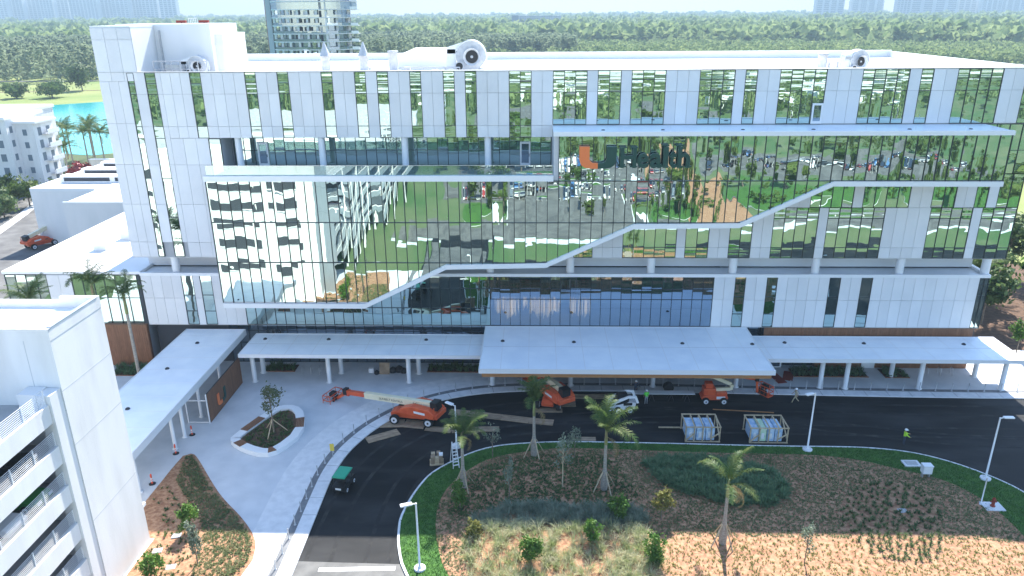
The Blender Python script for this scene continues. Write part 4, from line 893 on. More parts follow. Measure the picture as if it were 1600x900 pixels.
def boom_lift(name, label, loc, rz, turn, blen, group=None, elev=-2.0, text=True):
    T = thing(name, label, 'boom lift', loc, rz, group)
    ch = MB(); ch.prism_y([(-2.35, .62), (-2.2, .5), (2.2, .5), (2.4, .65), (2.4, .95), (1.9, 1.15), (-1.9, 1.15), (-2.4, .95)], -.62, .62, 'orange'); ch.build('chassis', T, .03)
    ax = MB()
    for x in (-1.8, 1.8): ax.box(x - .14, x + .14, -1.05, 1.05, .4, .62, 'dark_metal')
    ax.build('axle', T)
    for x in (-1.8, 1.8):
        for y in (-1.12, 1.12): wheel(T, (x, y, .52), .52, .42)
    Mt = Matrix.Rotation(turn, 4, 'Z')
    tt = MB()
    # hooded engine cover on both sides of the boom and counterweight at the rear
    prof = [(-2.9, 1.25), (-2.95, 1.75), (-2.3, 2.15), (-.3, 2.2), (.9, 1.75), (1.3, 1.3), (1.2, 1.18), (-2.6, 1.16)]
    for y0, y1 in ((-1.12, -.34), (.34, 1.12)):
        n_ = len(prof); vs = [Mt @ Vector((x, y0, z)) for x, z in prof] + [Mt @ Vector((x, y1, z)) for x, z in prof]
        tt.add(vs, [tuple(range(n_)), tuple(range(n_, 2 * n_))[::-1]] + [((i + 1) % n_, i, n_ + i, n_ + (i + 1) % n_) for i in range(n_)], 'orange')
    tt.box(-2.9, 1.1, -.34, .34, 1.16, 1.5, 'orange', Mt); tt.box(-3.2, -2.6, -1.0, 1.0, 1.2, 1.7, 'orange', Mt); tb = tt.build('turntable', T, .06)
    lg = MB(); lg.cyl((0, 0, 1.0), (0, 0, 1.18), .55, .55, 'black', 18); lg.build('slew_ring', T)
    dc = MB(); dc.box(-1.9, -.6, -1.135, -1.122, 1.5, 1.75, 'white_paint', Mt); dc.box(-1.9, -.6, 1.122, 1.135, 1.5, 1.75, 'white_paint', Mt); dc.box(.2, .7, -1.135, -1.122, 1.35, 1.5, 'black', Mt); dc.build('decal', tb)
    Mb = Mt @ Matrix.Translation((-2.5, 0, 2.25)) @ Matrix.Rotation(-R(elev), 4, 'Y')
    bm_ = MB(); bm_.box(-.25, blen * .8, -.26, .26, -.3, .36, 'cream', Mb); bo_ = bm_.build('main_boom', T, .02)
    b2 = MB(); b2.box(blen * .8, blen, -.19, .19, -.2, .26, 'orange', Mb); b2.box(blen - .1, blen + .35, -.24, .24, -.32, .3, 'orange', Mb); b2.build('fly_boom', T)
    pv = MB(); pv.box(-.5, .3, -.5, .5, -.35, .5, 'black', Mb); pv.bar(Mt @ Vector((-2.9, .95, 1.7)), Mt @ Vector((-2.9, .95, 2.5)), .06, .06, 'orange'); pv.build('boom_pivot', T)
    cy_ = MB(); cy_.cyl(Mt @ Vector((.2, 0, 1.5)), Mb @ Vector((3.6, 0, -.3)), .09, .09, 'galv', 10); cy_.build('lift_cylinder', T)
    jb = MB(); jb.bar(Mb @ Vector((blen + .2, 0, 0)), Mb @ Vector((blen + 1.7, 0, -.9)), .2, .26, 'orange'); jb.box(blen + .15, blen + .6, -.3, .3, -.2, .45, 'black', Mb); jb.build('jib', T)
    p = Mb @ Vector((blen + 2.35, 0, -1.35)); Ml = Matrix.Translation(p) @ Matrix.Rotation(turn, 4, 'Z'); basket(T, Ml)
    if text:
        for s, x, y, sz, mm in (('SUNBELT RENTALS', blen * .34, 0, .34, 'black'), ('JLG', blen * .155, 0, .40, 'black'), ('ULTRA BOOM', blen * -.02, 0, .32, 'grey_metal')):
            for side in (1, -1):
                if side == 1: Mx = Mb @ Matrix.Translation((x + {'S': 3.0, 'J': .85, 'U': 1.9}[s[0]], .264, -.12)) @ Matrix.Rotation(R(180), 4, 'Z') @ Matrix.Rotation(R(90), 4, 'X')
                else: Mx = Mb @ Matrix.Translation((x, -.264, -.12)) @ Matrix.Rotation(R(90), 4, 'X')
                o = text_mesh(s, sz, .004, mm, 'lettering', bo_); o.matrix_local = Mx
    return T
boom_lift('boom_lift', 'orange boom lift with long cream boom lowered over the plaza', (-12.2, -12.55, .03), R(-10), R(167), 10.7, elev=-4.5)
boom_lift('boom_lift', 'orange boom lift on mats half hidden behind a palm', (1.9, -8.3, .03), R(80), R(42), 3.6, elev=3, text=False)
boom_lift('boom_lift', 'dark armed boom lift parked on the far service road', (-90.2, 48.6, 0), R(60), R(10), 7.5, elev=12, text=False)
# articulated lift by the entrance canopy
AL = thing('articulated_lift', 'orange articulated lift with folded cream arms at the entrance canopy edge', 'boom lift', (19.4, -8.1, .02))
q = MB(); q.prism_y([(-1.3, .45), (1.3, .45), (1.45, .7), (1.3, 1.0), (.3, 1.05), (-1.2, .95), (-1.45, .7)], -.6, .6, 'orange'); q.build('chassis', AL, .04)
for x in (-.95, .95):
    for y in (-.75, .75): wheel(AL, (x, y, .40), .40, .3)
q = MB(); q.box(-1.2, .1, -.55, .55, 1.0, 1.75, 'orange'); q.box(-1.0, -.2, -.4, .4, 1.75, 2.3, 'orange'); q.box(.15, 1.3, -.62, .62, .98, 1.35, 'orange'); tb = q.build('turntable', AL, .05)
q = MB(); q.box(.2, 1.1, -.63, -.6, .6, .9, 'white_paint'); q.build('decal', tb)
q = MB(); q.bar((0, -.1, 1.5), (1.7, -.1, 1.6), .26, .34, 'cream'); q.bar((1.75, -.1, 1.5), (1.85, -.1, 2.1), .3, .3, 'cream'); q.build('lower_arm', AL)
q = MB(); q.bar((1.8, .12, 2.05), (-.4, .12, 3.0), .26, .36, 'cream'); q.build('middle_arm', AL)
q = MB(); q.bar((-.5, -.1, 3.02), (2.3, -.1, 3.05), .26, .34, 'cream'); q.build('upper_arm', AL)
q = MB(); q.bar((2.3, -.1, 3.05), (4.3, -.1, 2.75), .18, .22, 'orange'); q.build('fly_arm', AL)
q = MB(); q.bar((4.35, -.1, 2.8), (4.6, -.1, 1.3), .18, .2, 'orange'); q.box(4.2, 4.6, -.3, .1, 2.55, 2.95, 'black'); q.build('jib', AL)
basket(AL, Matrix.Translation((5.5, .3, .75)) @ Matrix.Rotation(R(35), 4, 'Z'), 1.6, .8)
# skid steer loader
SK = thing('skid_steer', 'white compact skid steer loader with black cab on the asphalt', 'loader', (9.4, -10.2, .02), R(186))
q = MB(); q.prism_y([(-1.25, .35), (1.1, .3), (1.15, .8), (.4, .95), (-.6, 1.2), (-1.35, 1.15)], -.55, .55, 'white_paint'); q.build('body', SK, .03)
q = MB(); q.prism_y([(-.55, 1.0), (.75, .9), (.8, 1.1), (.55, 1.95), (-.45, 2.0), (-.6, 1.6)], -.48, .48, 'black'); cb = q.build('cab', SK, .03)
q = MB(); q.box(-.3, .45, -.49, -.483, 1.15, 1.8, 'car_glass'); q.box(-.3, .45, .483, .49, 1.15, 1.8, 'car_glass'); q.box(-.42, .5, -.4, .4, 1.985, 2.03, 'dark_metal'); q.build('cab_window', cb)
for s in (-1, 1):
    q = MB(); y = s * .68
    q.prism_y([(-1.35, 1.15), (-1.1, 1.75), (-.5, 1.78), (.8, 1.25), (1.25, .55), (1.45, .35), (1.6, .5), (1.35, .95), (.95, 1.5), (-.5, 2.05), (-1.3, 2.0), (-1.6, 1.2)], y - .08, y + .08, 'white_paint'); q.build('lift_arm', SK)
    q = MB(); q.box(-.9, .0, s * .5 - .075 + s * .08, s * .5 + .075 + s * .08, .9, 1.15, 'black'); q.build('side_grille', SK)
    for x in (-.65, .6): wheel(SK, (x, s * .75, .40), .40, .28, rimm='white_paint')
q = MB(); q.box(1.5, 1.6, -.8, .8, .12, .7, 'dark_metal')
for y in (-.45, .45): q.box(1.6, 2.7, y - .06, y + .06, .12, .17, 'dark_metal')
q.build('pallet_fork', SK)
# small green utility cart seen from behind
GC = thing('utility_cart', 'small green roofed utility cart parked on the curved drive', 'cart', (-17.0, -23.3, .02), R(80)); GC.location = (-16.75, -24.3, .02); GC.scale = (.86, .86, .86)
q = MB(); q.prism_y([(-1.35, .35), (1.3, .35), (1.45, .6), (1.3, .85), (.6, .95), (.4, .72), (-.3, .72), (-.4, .95), (-1.4, .95)], -.68, .68, 'black'); q.build('body', GC, .03)
q = MB(); q.box(-1.2, .85, -.7, .7, 1.82, 1.93, 'green_paint'); q.box(-1.1, .75, -.6, .6, 1.93, 1.97, 'green_paint'); q.build('roof', GC, .04)
q = MB()
for x in (-1.05, .7):
    for y in (-.6, .6): q.bar((x, y, .9), (x * .95, y, 1.84), .05, .05, 'black')
q.build('roof_post', GC)
q = MB(); q.box(-.35, .25, -.55, .55, .72, .9, 'dark_metal'); q.box(-.45, -.33, -.55, .55, .9, 1.35, 'dark_metal'); q.build('seat', GC)
q = MB(); q.box(-1.43, -1.4, -.3, .3, .6, .8, 'white_paint'); q.build('number_plate', GC)
for x in (-.85, .9):
    for y in (-.62, .62): wheel(GC, (x, y, .32), .32, .24)
# timber framed crates
def crate(loc, w_, d, h, label, mats):
    T = thing('shipping_crate', label, 'crate', loc)
    B = lambda p, q_: MB().bar(p, q_, .1, .1, 'timber').build('batten', T)
    for x in np.linspace(0, w_, 5):
        for y in (0, d): B((x, y, .05), (x, y, h))
        B((x, 0, h + .05), (x, d, h + .05))
    for y in (0, d):
        for z in (.05, h + .05): B((-.06, y - (.1 if y == 0 else -.1), z), (w_ + .06, y - (.1 if y == 0 else -.1), z))
    B((w_ * .72, -.16, .4), (w_, -.16, h * .7)); B((0, -.16, h * .1), (w_ * .22, -.16, h * .6)); B((w_ + .06, .1, .2), (w_ + .06, d - .1, h))
    n_ = len(mats)
    for i, m in enumerate(mats):
        q = MB(); x0 = .15 + (w_ - .55) * i / n_; x1 = .15 + (w_ - .55) * (i + 1) / n_ - .08; q.box(x0, x1, .12, d - .15, .08, h * .88, m)
        q.box(x0 + .2, x1 - .2, .09, .119, .35, h * .6, 'white_paint'); q.build('wrapped_unit', T, .03)
crate((14.9, -16.2, .02), 3.3, 2.3, 1.6, 'timber framed crate holding a row of blue wrapped units', ['blue_wrap'] * 3)
crate((21.1, -16.3, .02), 3.6, 2.3, 1.6, 'timber framed crate holding one green and several blue wrapped units', ['blue_wrap', 'green_wrap', 'blue_wrap', 'blue_wrap'])
o = MB().box(12.7, 15.2, -13.75, -13.62, .02, .12, 'timber').build('loose_batten'); meta(o, 'loose pale batten lying behind the crate of blue units', 'timber')
# ground protection mats
def mats_row(pts, w_, name='ground_mat', lab='', grp=None):
    for i in range(len(pts) - 1):
        a, b = Vector((*pts[i], 0)), Vector((*pts[i + 1], 0)); L_ = (b - a).length; T = thing(name, lab, 'mat', ((a + b) / 2), math.atan2(b.y - a.y, b.x - a.x), grp)
        for k in range(4):
            piece('board', 'plywood', -L_ / 2 + .01, L_ / 2 - .01, -w_ / 2 + k * w_ / 4 + .008, -w_ / 2 + (k + 1) * w_ / 4 - .008, .02, .06 + .004 * (i % 3), T)
mats_row([(-15.9, -13.4), (-13.2, -13.25), (-11.0, -13.6)], 1.5, lab='worn plywood ground mat under the near wheels of the long boom lift', grp='mats under the long boom lift')
mats_row([(-16.4, -16.6), (-13.5, -14.9)], 1.2, lab='worn plywood ground mat set askew beside the long boom lift')
mats_row([(-8.8, -10.8), (-6.0, -11.3), (-3.2, -11.9), (-.4, -12.5), (2.1, -12.9)], 1.15, lab='plywood ground mat in the long row across the asphalt', grp='mats in a row across the drive')
mats_row([(-10.9, -14.2), (-8.2, -14.6), (-5.6, -14.3), (-3.4, -14.2)], .95, lab='plywood ground mat in the row below the palm crown', grp='mats behind the bent palm')
mats_row([(.0, -10.3), (3.1, -10.3)], 1.0, lab='plywood mat under the wheels of the half hidden boom lift')
mats_row([(3.0, -8.9), (4.6, -8.9)], 1.3, lab='plywood mat behind the half hidden boom lift')
mats_row([(4.3, -16.0), (6.2, -16.0)], .8, lab='plywood sheet on the edge of the lawn beside a palm')
# timber stock, sawhorse table, coil, boards
LS = thing('timber_stack', 'loose stack of long brown timbers lying along the kerb', 'timber', (3.0, -7.4, .02))
for i in range(9): MB().bar((rng.uniform(0, 1), rng.uniform(-.5, .5), .06 + .07 * (i // 4)), (rng.uniform(4, 6.5), rng.uniform(-.5, .5), .08 + .07 * (i // 4)), .14, .06, 'plywood').build('timber', LS)
TB = thing('sawhorse_table', 'long white panel laid on sawhorses beside the skid steer', 'table', (13.2, -7.8, .02))
MB().box(-3.2, 4.2, -.45, .35, .86, .93, 'white_metal').build('panel', TB)
for x in (-2.4, -.4, 1.7, 3.4):
    q = MB(); q.bar((x, -.4, .83), (x, .4, .83), .1, .06, 'dark_metal')
    for s, t in ((-1, -1), (-1, 1), (1, -1), (1, 1)): q.bar((x, s * .35, .82), (x + t * .3, s * .4, 0), .04, .04, 'dark_metal')
    q.build('sawhorse', TB)
CO = thing('cable_reel', 'black cable reel standing behind the sawhorse table', 'reel', (14.9, -6.2, .14)); q = MB()
for y in (-.3, .26): q.cyl((0, y, .55), (0, y + .05, .55), .55, .55, 'black', 20)
q.build('flange', CO); q = MB(); q.cyl((0, -.25, .55), (0, .26, .55), .3, .3, 'rubber', 16); q.build('drum', CO)
o = MB().bar((19.0, -9.9, .05), (25.2, -10.5, .05), .1, .07, 'wood_orange').build('orange_pole'); meta(o, 'long thin brown timber lying on asphalt below the articulated lift', 'timber')
PB = thing('debris_pile', 'pile of black bags and a plywood sheet under the walkway canopy', 'debris', (-17.3, -1.9, .13))
for x, y, r in ((.9, .1, .5), (1.6, .3, .55), (2.2, 0, .45), (-.9, -.4, .35)):
    q = MB(); q.lathe([(r * .8, 0), (r, r * .4), (r * .8, r * .9), (r * .3, r * 1.25), (r * .12, r * 1.4)], 'black', (x, y, 0), 9); q.build('bag', PB)
MB().bar((.0, -.5, 0), (.0, -.1, 1.3), 1.2, .05, 'plywood', (0, 1, 0)).build('plywood_sheet', PB)
q = MB(); q.box(-1.9, -1.3, -.2, .3, 0, .55, 'white_metal'); q.build('bucket', PB)
# pallet of boxes
PA = thing('box_pallet', 'pallet of small brown boxes on asphalt at the lawn edge', 'pallet', (-9.0, -20.3, .02), R(8))
for k in range(4): piece('slat', 'timber', -.65, .65, -.5 + k * .27, -.32 + k * .27, .0, .12, PA)
for i, (x, y, h, m) in enumerate(((-.35, -.25, .75, 'plywood'), (.05, -.2, .62, 'timber'), (.4, -.2, .8, 'plywood'), (-.3, .25, .8, 'timber'), (.2, .22, .9, 'plywood'), (.42, -.2, .16, 'white_paint'))):
    q = MB(); z0 = .12 if i < 5 else .93; q.box(x - .18, x + .18, y - .2, y + .2, z0, z0 + h, m); q.build('box', PA)
# stepladder
SLd = thing('stepladder', 'white stepladder leaning by the bent palm on the lawn', 'ladder', (-7.2, -21.0, .15), R(20)); q = MB()
for s in (-1, 1): MB().bar((s * .28, -.45, 0), (s * .18, .1, 2.5), .06, .1, 'white_paint').build('rail', SLd); MB().bar((s * .28, .75, 0), (s * .18, .15, 2.5), .05, .05, 'white_paint').build('rear_leg', SLd)
for k in range(7): t = (k + 1) / 8; MB().box(-.28 + .1 * t, .28 - .1 * t, -.5 + .55 * t, -.4 + .55 * t, 2.5 * t - .03, 2.5 * t + .03, 'white_paint').build('step', SLd)
# delineators, yellow sign, utilities
for x, y in ((-34.4, -24.3), (-34.5, -19.4), (-34.4, -16.0)):
    T = thing('delineator_post', 'orange delineator post on a black base beside the garage walkway', 'delineator', (x + .35, y, .13), 0, 'delineators along the walkway')
    q = MB(); q.lathe([(.3, 0), (.3, .05), (.1, .08)], 'black', n=10); q.build('base', T); q = MB(); q.lathe([(.075, .07), (.065, .75), (.09, .78), (.07, 1.02), (.02, 1.06)], 'cone_red', n=10); q.build('post', T)
    q = MB(); q.lathe([(.074, .5), (.072, .62)], 'white_paint', n=10); q.lathe([(.075, .3), (.073, .4)], 'white_paint', n=10); q.build('reflective_band', T)
T = thing('yellow_sign', 'yellow barrier sign on a thin post at the paving band', 'sign', (-18.9, -19.8, .14)); q = MB(); q.bar((0, 0, 0), (0, 0, 1.0), .05, .05, 'grey_metal'); q.build('post', T); MB().box(-.2, .2, -.05, -.026, .75, 1.5, 'yellow').build('plate', T)
T = thing('utility_cabinet', 'white square utility cabinet on legs on the island lawn', 'cabinet', (35.2, -22.0, .15)); MB().box(-.4, .4, -.3, .3, .45, 1.2, 'white_paint').build('box', T, .03); MB().box(-.43, .43, -.33, .33, 1.2, 1.27, 'white_metal').build('lid', T)
for x in (-.3, .3): MB().box(x - .06, x + .06, -.1, .1, 0, .45, 'grey_metal').build('leg', T)
T = thing('utility_pad', 'flat pale concrete utility pad in the island lawn', 'pad', (34.9, -20.0, .14)); MB().box(-.75, .75, -.5, .5, 0, .14, 'kerb').build('slab', T, .02); MB().box(-.5, .5, -.3, .3, .14, .17, 'grey_metal').build('cover', T)
T = thing('hydrant', 'dark red hydrant on a small concrete pad in the mulch', 'hydrant', (38.7, -26.3, .18)); MB().box(-.8, .8, -.6, .6, -.04, .06, 'kerb').build('pad', T)
q = MB(); q.lathe([(.2, .06), (.2, .12), (.13, .15), (.13, .65), (.17, .7), (.1, .85), (.03, .9)], 'red_carpet', n=12); q.cyl((-.25, 0, .5), (.25, 0, .5), .07, .07, 'red_carpet', 8); q.build('barrel', T)
T = thing('marker_post', 'slim white pipe post standing by the red hydrant', 'post', (37.9, -26.0, .18)); q = MB(); q.lathe([(.14, 0), (.14, .04), (.05, .06), (.05, 2.6), (.07, 2.62), (.03, 2.7)], 'white_metal', n=8); q.build('pipe', T)
for x, y, l in ((-28.6, -31.4, 'grey square access cover in mulch under the leaning silver tree'), (-29.3, -33.2, 'grey square access cover in mulch nearest the garage wall'), (-27.4, -35.0, 'pale access cover in the sunlit edge of the mulch bed'), (30.7, -27.4, 'pale access cover among the rows of dark plants'), (17.8, -26.6, 'pale green access cover at the edge of the shrub bed')):
    T = thing('access_cover', l, 'cover', (x, y, .26 if x < 0 else .5), .2); MB().box(-.36, .36, -.28, .28, -.1, .02, 'pipe_grey').build('frame', T); MB().box(-.3, .3, -.22, .22, .02, .035, 'fan_grey').build('lid', T)
# red carpets by the door, bike hoops, planting beds against the wall
for x, y, a in ((27.9, -2.8, 12), (29.3, -2.2, -22)):
    o = MB().box(-.55, .55, -1.2, 1.2, 0, .03, 'red_carpet').build('floor_mat'); o.location = (x, y, .13); o.rotation_euler = (0, 0, R(a)); meta(o, 'dark red mat lying straight out from the glass door' if a > 0 else 'dark red mat lying askew beside the planting bed', 'mat')
for i, (x, y) in enumerate(((-26.9, -2.2), (-25.9, -2.2), (-24.9, -2.2), (45.2, -1.6), (46.6, -1.6), (48.0, -1.6))):
    o = MB().tube([(0, -.35, 0), (0, -.35, .75), (0, -.2, .88), (0, .2, .88), (0, .35, .75), (0, .35, 0)], .03, 'galv', 6).build('bike_hoop'); o.location = (x, y, .13)
    meta(o, 'steel bike hoop under the canopy by the screen wall' if x < 0 else 'steel bike hoop under the canopy by the timber cladding', 'bike rack', 'hoops by the screen wall' if x < 0 else 'hoops by the timber cladding')
# raised planter on the plaza
PT = thing('raised_planter', 'raised white concrete planter with dark timber seats on plaza', 'planter', (0, 0, 0))
PS = smooth_path(PLANTER, 1, True); PI = inset(PS, .85); q = MB()
n_ = len(PS)
for i in range(n_):
    a, b, c, d = PS[i], PS[(i + 1) % n_], PI[(i + 1) % n_], PI[i]
    q.add([(*a, .13), (*b, .13), (*c, .13), (*d, .13), (*a, .62), (*b, .62), (*c, .62), (*d, .62)], [(4, 7, 6, 5), (0, 4, 5, 1), (2, 6, 7, 3)], 'white_metal')
w_o = q.build('rim', PT)
bm = bmesh.new(); bm.from_mesh(w_o.data); bmesh.ops.recalc_face_normals(bm, faces=bm.faces[:]); bm.to_mesh(w_o.data); bm.free()
MB().prism(inset(PS, .8), .13, .40, 'soil').build('soil_bed', PT)
def seat(i0, i1, n=6):
    P0 = Vector(PS[i0]); P1 = Vector(PS[i1]); Q0 = Vector(PI[i0]); Q1 = Vector(PI[i1])
    for k in range(n):
        a, b = k / n + .012, (k + 1) / n - .012
        q = MB(); vs = [P0.lerp(Q0, a), P1.lerp(Q1, a), P1.lerp(Q1, b), P0.lerp(Q0, b)]
        q.prism([tuple(v) for v in vs], .621, .68, 'wood'); q.build('seat_slat', PT)
seat(0, 1); seat(8, 9); seat(12, 13); seat(16, 17)
# lamp posts
def lamp(x, y, h, rz, label, z0=.15):
    T = thing('lamp_post', label, 'lamp', (x, y, z0), rz)
    q = MB(); q.lathe([(.45, -.1), (.45, .12), (.4, .15)], 'kerb', n=16); q.build('footing', T)
    q = MB(); q.lathe([(.19, .15), (.19, .2), (.085, .24), (.065, h)], 'white_metal', n=12); q.build('pole', T)
    q = MB(); q.bar((0, 0, h - .06), (-.3, 0, h), .07, .07, 'white_metal'); q.build('arm', T); q = MB(); q.box(-1.15, -.28, -.17, .17, h - .03, h + .09, 'white_metal'); hd = q.build('lamp_head', T, .02)
    q = MB(); q.box(-1.05, -.4, -.13, .13, h - .04, h - .031, 'glass_rail'); q.build('lens', hd)
lamp(-8.5, -34.7, 5.9, R(20), 'white lamp post on the sunlit end of the island lawn'); lamp(26.2, -17.7, 6.1, R(25), 'white lamp post on the lawn beside the crates')
lamp(40.4, -22.2, 6.2, R(180), 'white lamp post on the lawn bend near the hydrant'); lamp(-7.4, -17.6, 4.4, R(-35), 'white lamp post rising out of the bent palm')
# bollards along the paving band
acc = 0; last = Vector(ROADN_S[0]); BP = []
for i in range(1, len(ROADN_S)):
    p = Vector(ROADN_S[i]); seg = p - last; d = seg.length; t = 1.75 - acc
    while t <= d: BP.append((last + seg * (t / d), math.atan2(seg.y, seg.x))); t += 1.75
    acc = (acc + d) % 1.75; last = p
proto = None
for p, a in BP:
    if p.x > 60 or p.y < -40: continue
    x = p.x + math.sin(a) * 1.4; y = p.y - math.cos(a) * 1.4
    if proto is None:
        proto = thing('bollard', 'slim grey steel bollard on the dark paving band along the drive', 'bollard', (x, y, .138), a, 'bollards along the paving band')
        q = MB(); q.lathe([(.11, 0), (.11, .02), (.045, .03), (.045, .95), (.055, .96), (.04, 1.0)], 'grey_metal', n=8); q.build('post', proto)
    else: dup(proto, (x, y, .138), a)
# cars
def car(name, label, loc, rz, m, group=None):
    T = thing(name, label, 'car', loc, rz, group)
    low = [(-2.2, .35), (-2.25, .7), (-2.1, .92), (-1.1, .98), (.9, .98), (2.0, .85), (2.22, .62), (2.2, .32)]; cab = [(-1.75, .95), (-1.35, 1.42), (.25, 1.45), (1.1, .96)]
    MB().prism_y(low, -.88, .88, m).build('body', T, .08); q = MB(); q.prism_y(cab, -.74, .74, 'car_glass'); gl = q.build('windows', T); MB().box(-1.32, .22, -.7, .7, 1.43, 1.48, m).build('roof', T, .03)
    for x in (-1.4, 1.4):
        for y in (-.82, .82): wheel(T, (x, y, .33), .33, .22)
    for y in (-.6, .6): MB().box(2.14, 2.24, y - .2, y + .2, .6, .75, 'white_paint').build('headlight', T)
    for y in (-.62, .62): MB().box(-2.27, -2.17, y - .2, y + .2, .65, .8, 'red_carpet').build('tail_light', T)
    return T
mat('car_grey', (.16, .17, .18), .3, spec=.6); mat('car_black', (.02, .02, .022), .25, spec=.6); mat('car_red', (.30, .03, .03), .3, spec=.6); mat('car_blue', (.05, .14, .32), .3, spec=.6); mat('car_white', (.75, .75, .75), .3, spec=.6); mat('car_green', (.03, .22, .05), .3, spec=.6)
car('parked_car', 'black car parked behind the railing of a garage deck', (-33.6, -41.2, 12.6), R(12), 'car_black'); car('parked_car', 'green car parked behind a lower garage deck railing', (-33.7, -40.4, 9.6), R(2), 'car_green'); car('parked_car', 'dark red car parked on a garage deck beside the white car', (-33.7, -45.6, 9.6), 0, 'car_red'); car('parked_car', 'white car parked on a garage deck next to the green car', (-33.7, -43.0, 9.6), 0, 'car_white')
pc = {}
for y0 in (-98, -116, -134, -134.01):
    for i in range(19 if y0 != -134.01 else 24):
        if rng.random() < .72:
            m = ['car_white', 'car_grey', 'car_black', 'car_blue', 'car_red', 'car_white'][rng.integers(6)]; nm = m[4:]
            L_ = (-16.7 + i * 2.6, y0, .02) if y0 != -134.01 else (51.4 + i * 2.8, -134, .02); a = R(90 if rng.random() < .5 else -90)
            if m not in pc: pc[m] = car('parked_car', nm + ' car in the open car park mirrored in the facade', L_, a, m, nm + ' cars in the open car park')
            else: dup(pc[m], L_, a)
# ---------------------------------------------------------------- people
def person(label, loc, rz, joints, mats, hat='hat'):
    """joints: dict of positions; one continuous skinned body"""
    T = thing('person', label, 'person', loc, rz)
    J = joints; order = list(J); me = bpy.data.meshes.new('body')
    rad = dict(pelvis=.135, waist=.125, chest=.15, neck=.06, head=.085, top=.09, lsh=.085, rsh=.085, lel=.05, rel=.05, lwr=.036, rwr=.036, lhd=.035, rhd=.035, lhip=.10, rhip=.10, lkn=.065, rkn=.065, lan=.045, ran=.045, lto=.045, rto=.045)
    E_ = [('pelvis', 'waist'), ('waist', 'chest'), ('chest', 'neck'), ('neck', 'head'), ('head', 'top'), ('chest', 'lsh'), ('lsh', 'lel'), ('lel', 'lwr'), ('lwr', 'lhd'), ('chest', 'rsh'), ('rsh', 'rel'), ('rel', 'rwr'), ('rwr', 'rhd'), ('pelvis', 'lhip'), ('lhip', 'lkn'), ('lkn', 'lan'), ('lan', 'lto'), ('pelvis', 'rhip'), ('rhip', 'rkn'), ('rkn', 'ran'), ('ran', 'rto')]
    vs = [J[k] for k in order]; es = [(order.index(a), order.index(b)) for a, b in E_]; rs = [rad[k] for k in order]
    for h, wr in (('lhd', 'lwr'), ('rhd', 'rwr')):          # five fingers per hand
        H = Vector(J[h]); D = (H - Vector(J[wr])).normalized(); S = D.cross(Vector((1, 0, 0))).normalized() if abs(D.x) < .9 else Vector((0, 1, 0))
        for f, (off, ln) in enumerate(((-.03, .075), (-.01, .085), (.01, .08), (.03, .065), (.045, .05))):
            b0 = H + S * off * .8; k = len(vs)
            d2 = D if f < 4 else (D * .5 + S * .9).normalized()
            vs += [tuple(b0 + d2 * .03), tuple(b0 + d2 * ln + Vector((.012, 0, 0)))]; es += [(order.index(h), k), (k, k + 1)]; rs += [.011, .009]
    me.from_pydata(vs, es, []); o = bpy.data.objects.new('body_tmp', me); COL.objects.link(o)
    sk = o.modifiers.new('skin', 'SKIN'); o.modifiers.new('sub', 'SUBSURF').levels = 1
    if not me.skin_vertices: me.skin_vertices.new() if hasattr(me.skin_vertices, 'new') else None
    try:
        L_ = me.skin_vertices[0].data
        for i, r in enumerate(rs): L_[i].radius = (r, r); L_[i].use_root = (i == order.index('pelvis'))
    except Exception: pass
    dg = bpy.context.evaluated_depsgraph_get(); dg.update(); m2 = bpy.data.meshes.new_from_object(o.evaluated_get(dg)); bpy.data.objects.remove(o)
    m2.materials.clear(); sk_, shirt, pants = 0, 1, 2
    for k in ('skin', mats[0], mats[1], 'black'): m2.materials.append(MATS[k])
    bones = [(np.array(J[a]), np.array(J[b]), {'head': 0, 'top': 0, 'lhd': 0, 'rhd': 0, 'lwr': 0 if mats[2] else 1, 'rwr': 0 if mats[2] else 1, 'lhip': 2, 'rhip': 2, 'lkn': 2, 'rkn': 2, 'lan': 2, 'ran': 2, 'lto': 3, 'rto': 3}.get(b, 1)) for a, b in E_]
    for p in m2.polygons:
        c = np.array(p.center[:]); best = None
        for a, b, k in bones:
            t = np.clip(np.dot(c - a, b - a) / max(1e-9, np.dot(b - a, b - a)), 0, 1); d = np.linalg.norm(c - (a + t * (b - a)))
            if best is None or d < best[0]: best = (d, k)
        k = best[1]; p.material_index = 0 if (k == 1 and c[2] > J['neck'][2] - .01) else k; p.use_smooth = True
    b = bpy.data.objects.new('body', m2); link(b, T)
    hd = Vector(J['head']); f = MB()
    for s in (-1, 1): f.lathe([(.006, -.006), (.013, 0), (.006, .006)], 'black', hd + Vector((.085, s * .032, .05)), 6)
    f.box(hd.x + .08, hd.x + .11, hd.y - .012, hd.y + .012, hd.z - .005, hd.z + .035, 'skin'); f.box(hd.x + .075, hd.x + .09, hd.y - .025, hd.y + .025, hd.z - .04, hd.z - .03, 'red_carpet')
    for s in (-1, 1): f.box(hd.x - .02, hd.x + .02, hd.y + s * .088 - .01, hd.y + s * .088 + .01, hd.z, hd.z + .06, 'skin')
    f.build('face', T)
    q = MB(); q.lathe([(.15, .06), (.15, .075), (.128, .08), (.12, .14), (.085, .19), (.02, .212)], hat, hd, 14); q.box(hd.x + .1, hd.x + .21, hd.y - .08, hd.y + .08, hd.z + .062, hd.z + .076, hat); q.build('hard_hat', T)
    return T
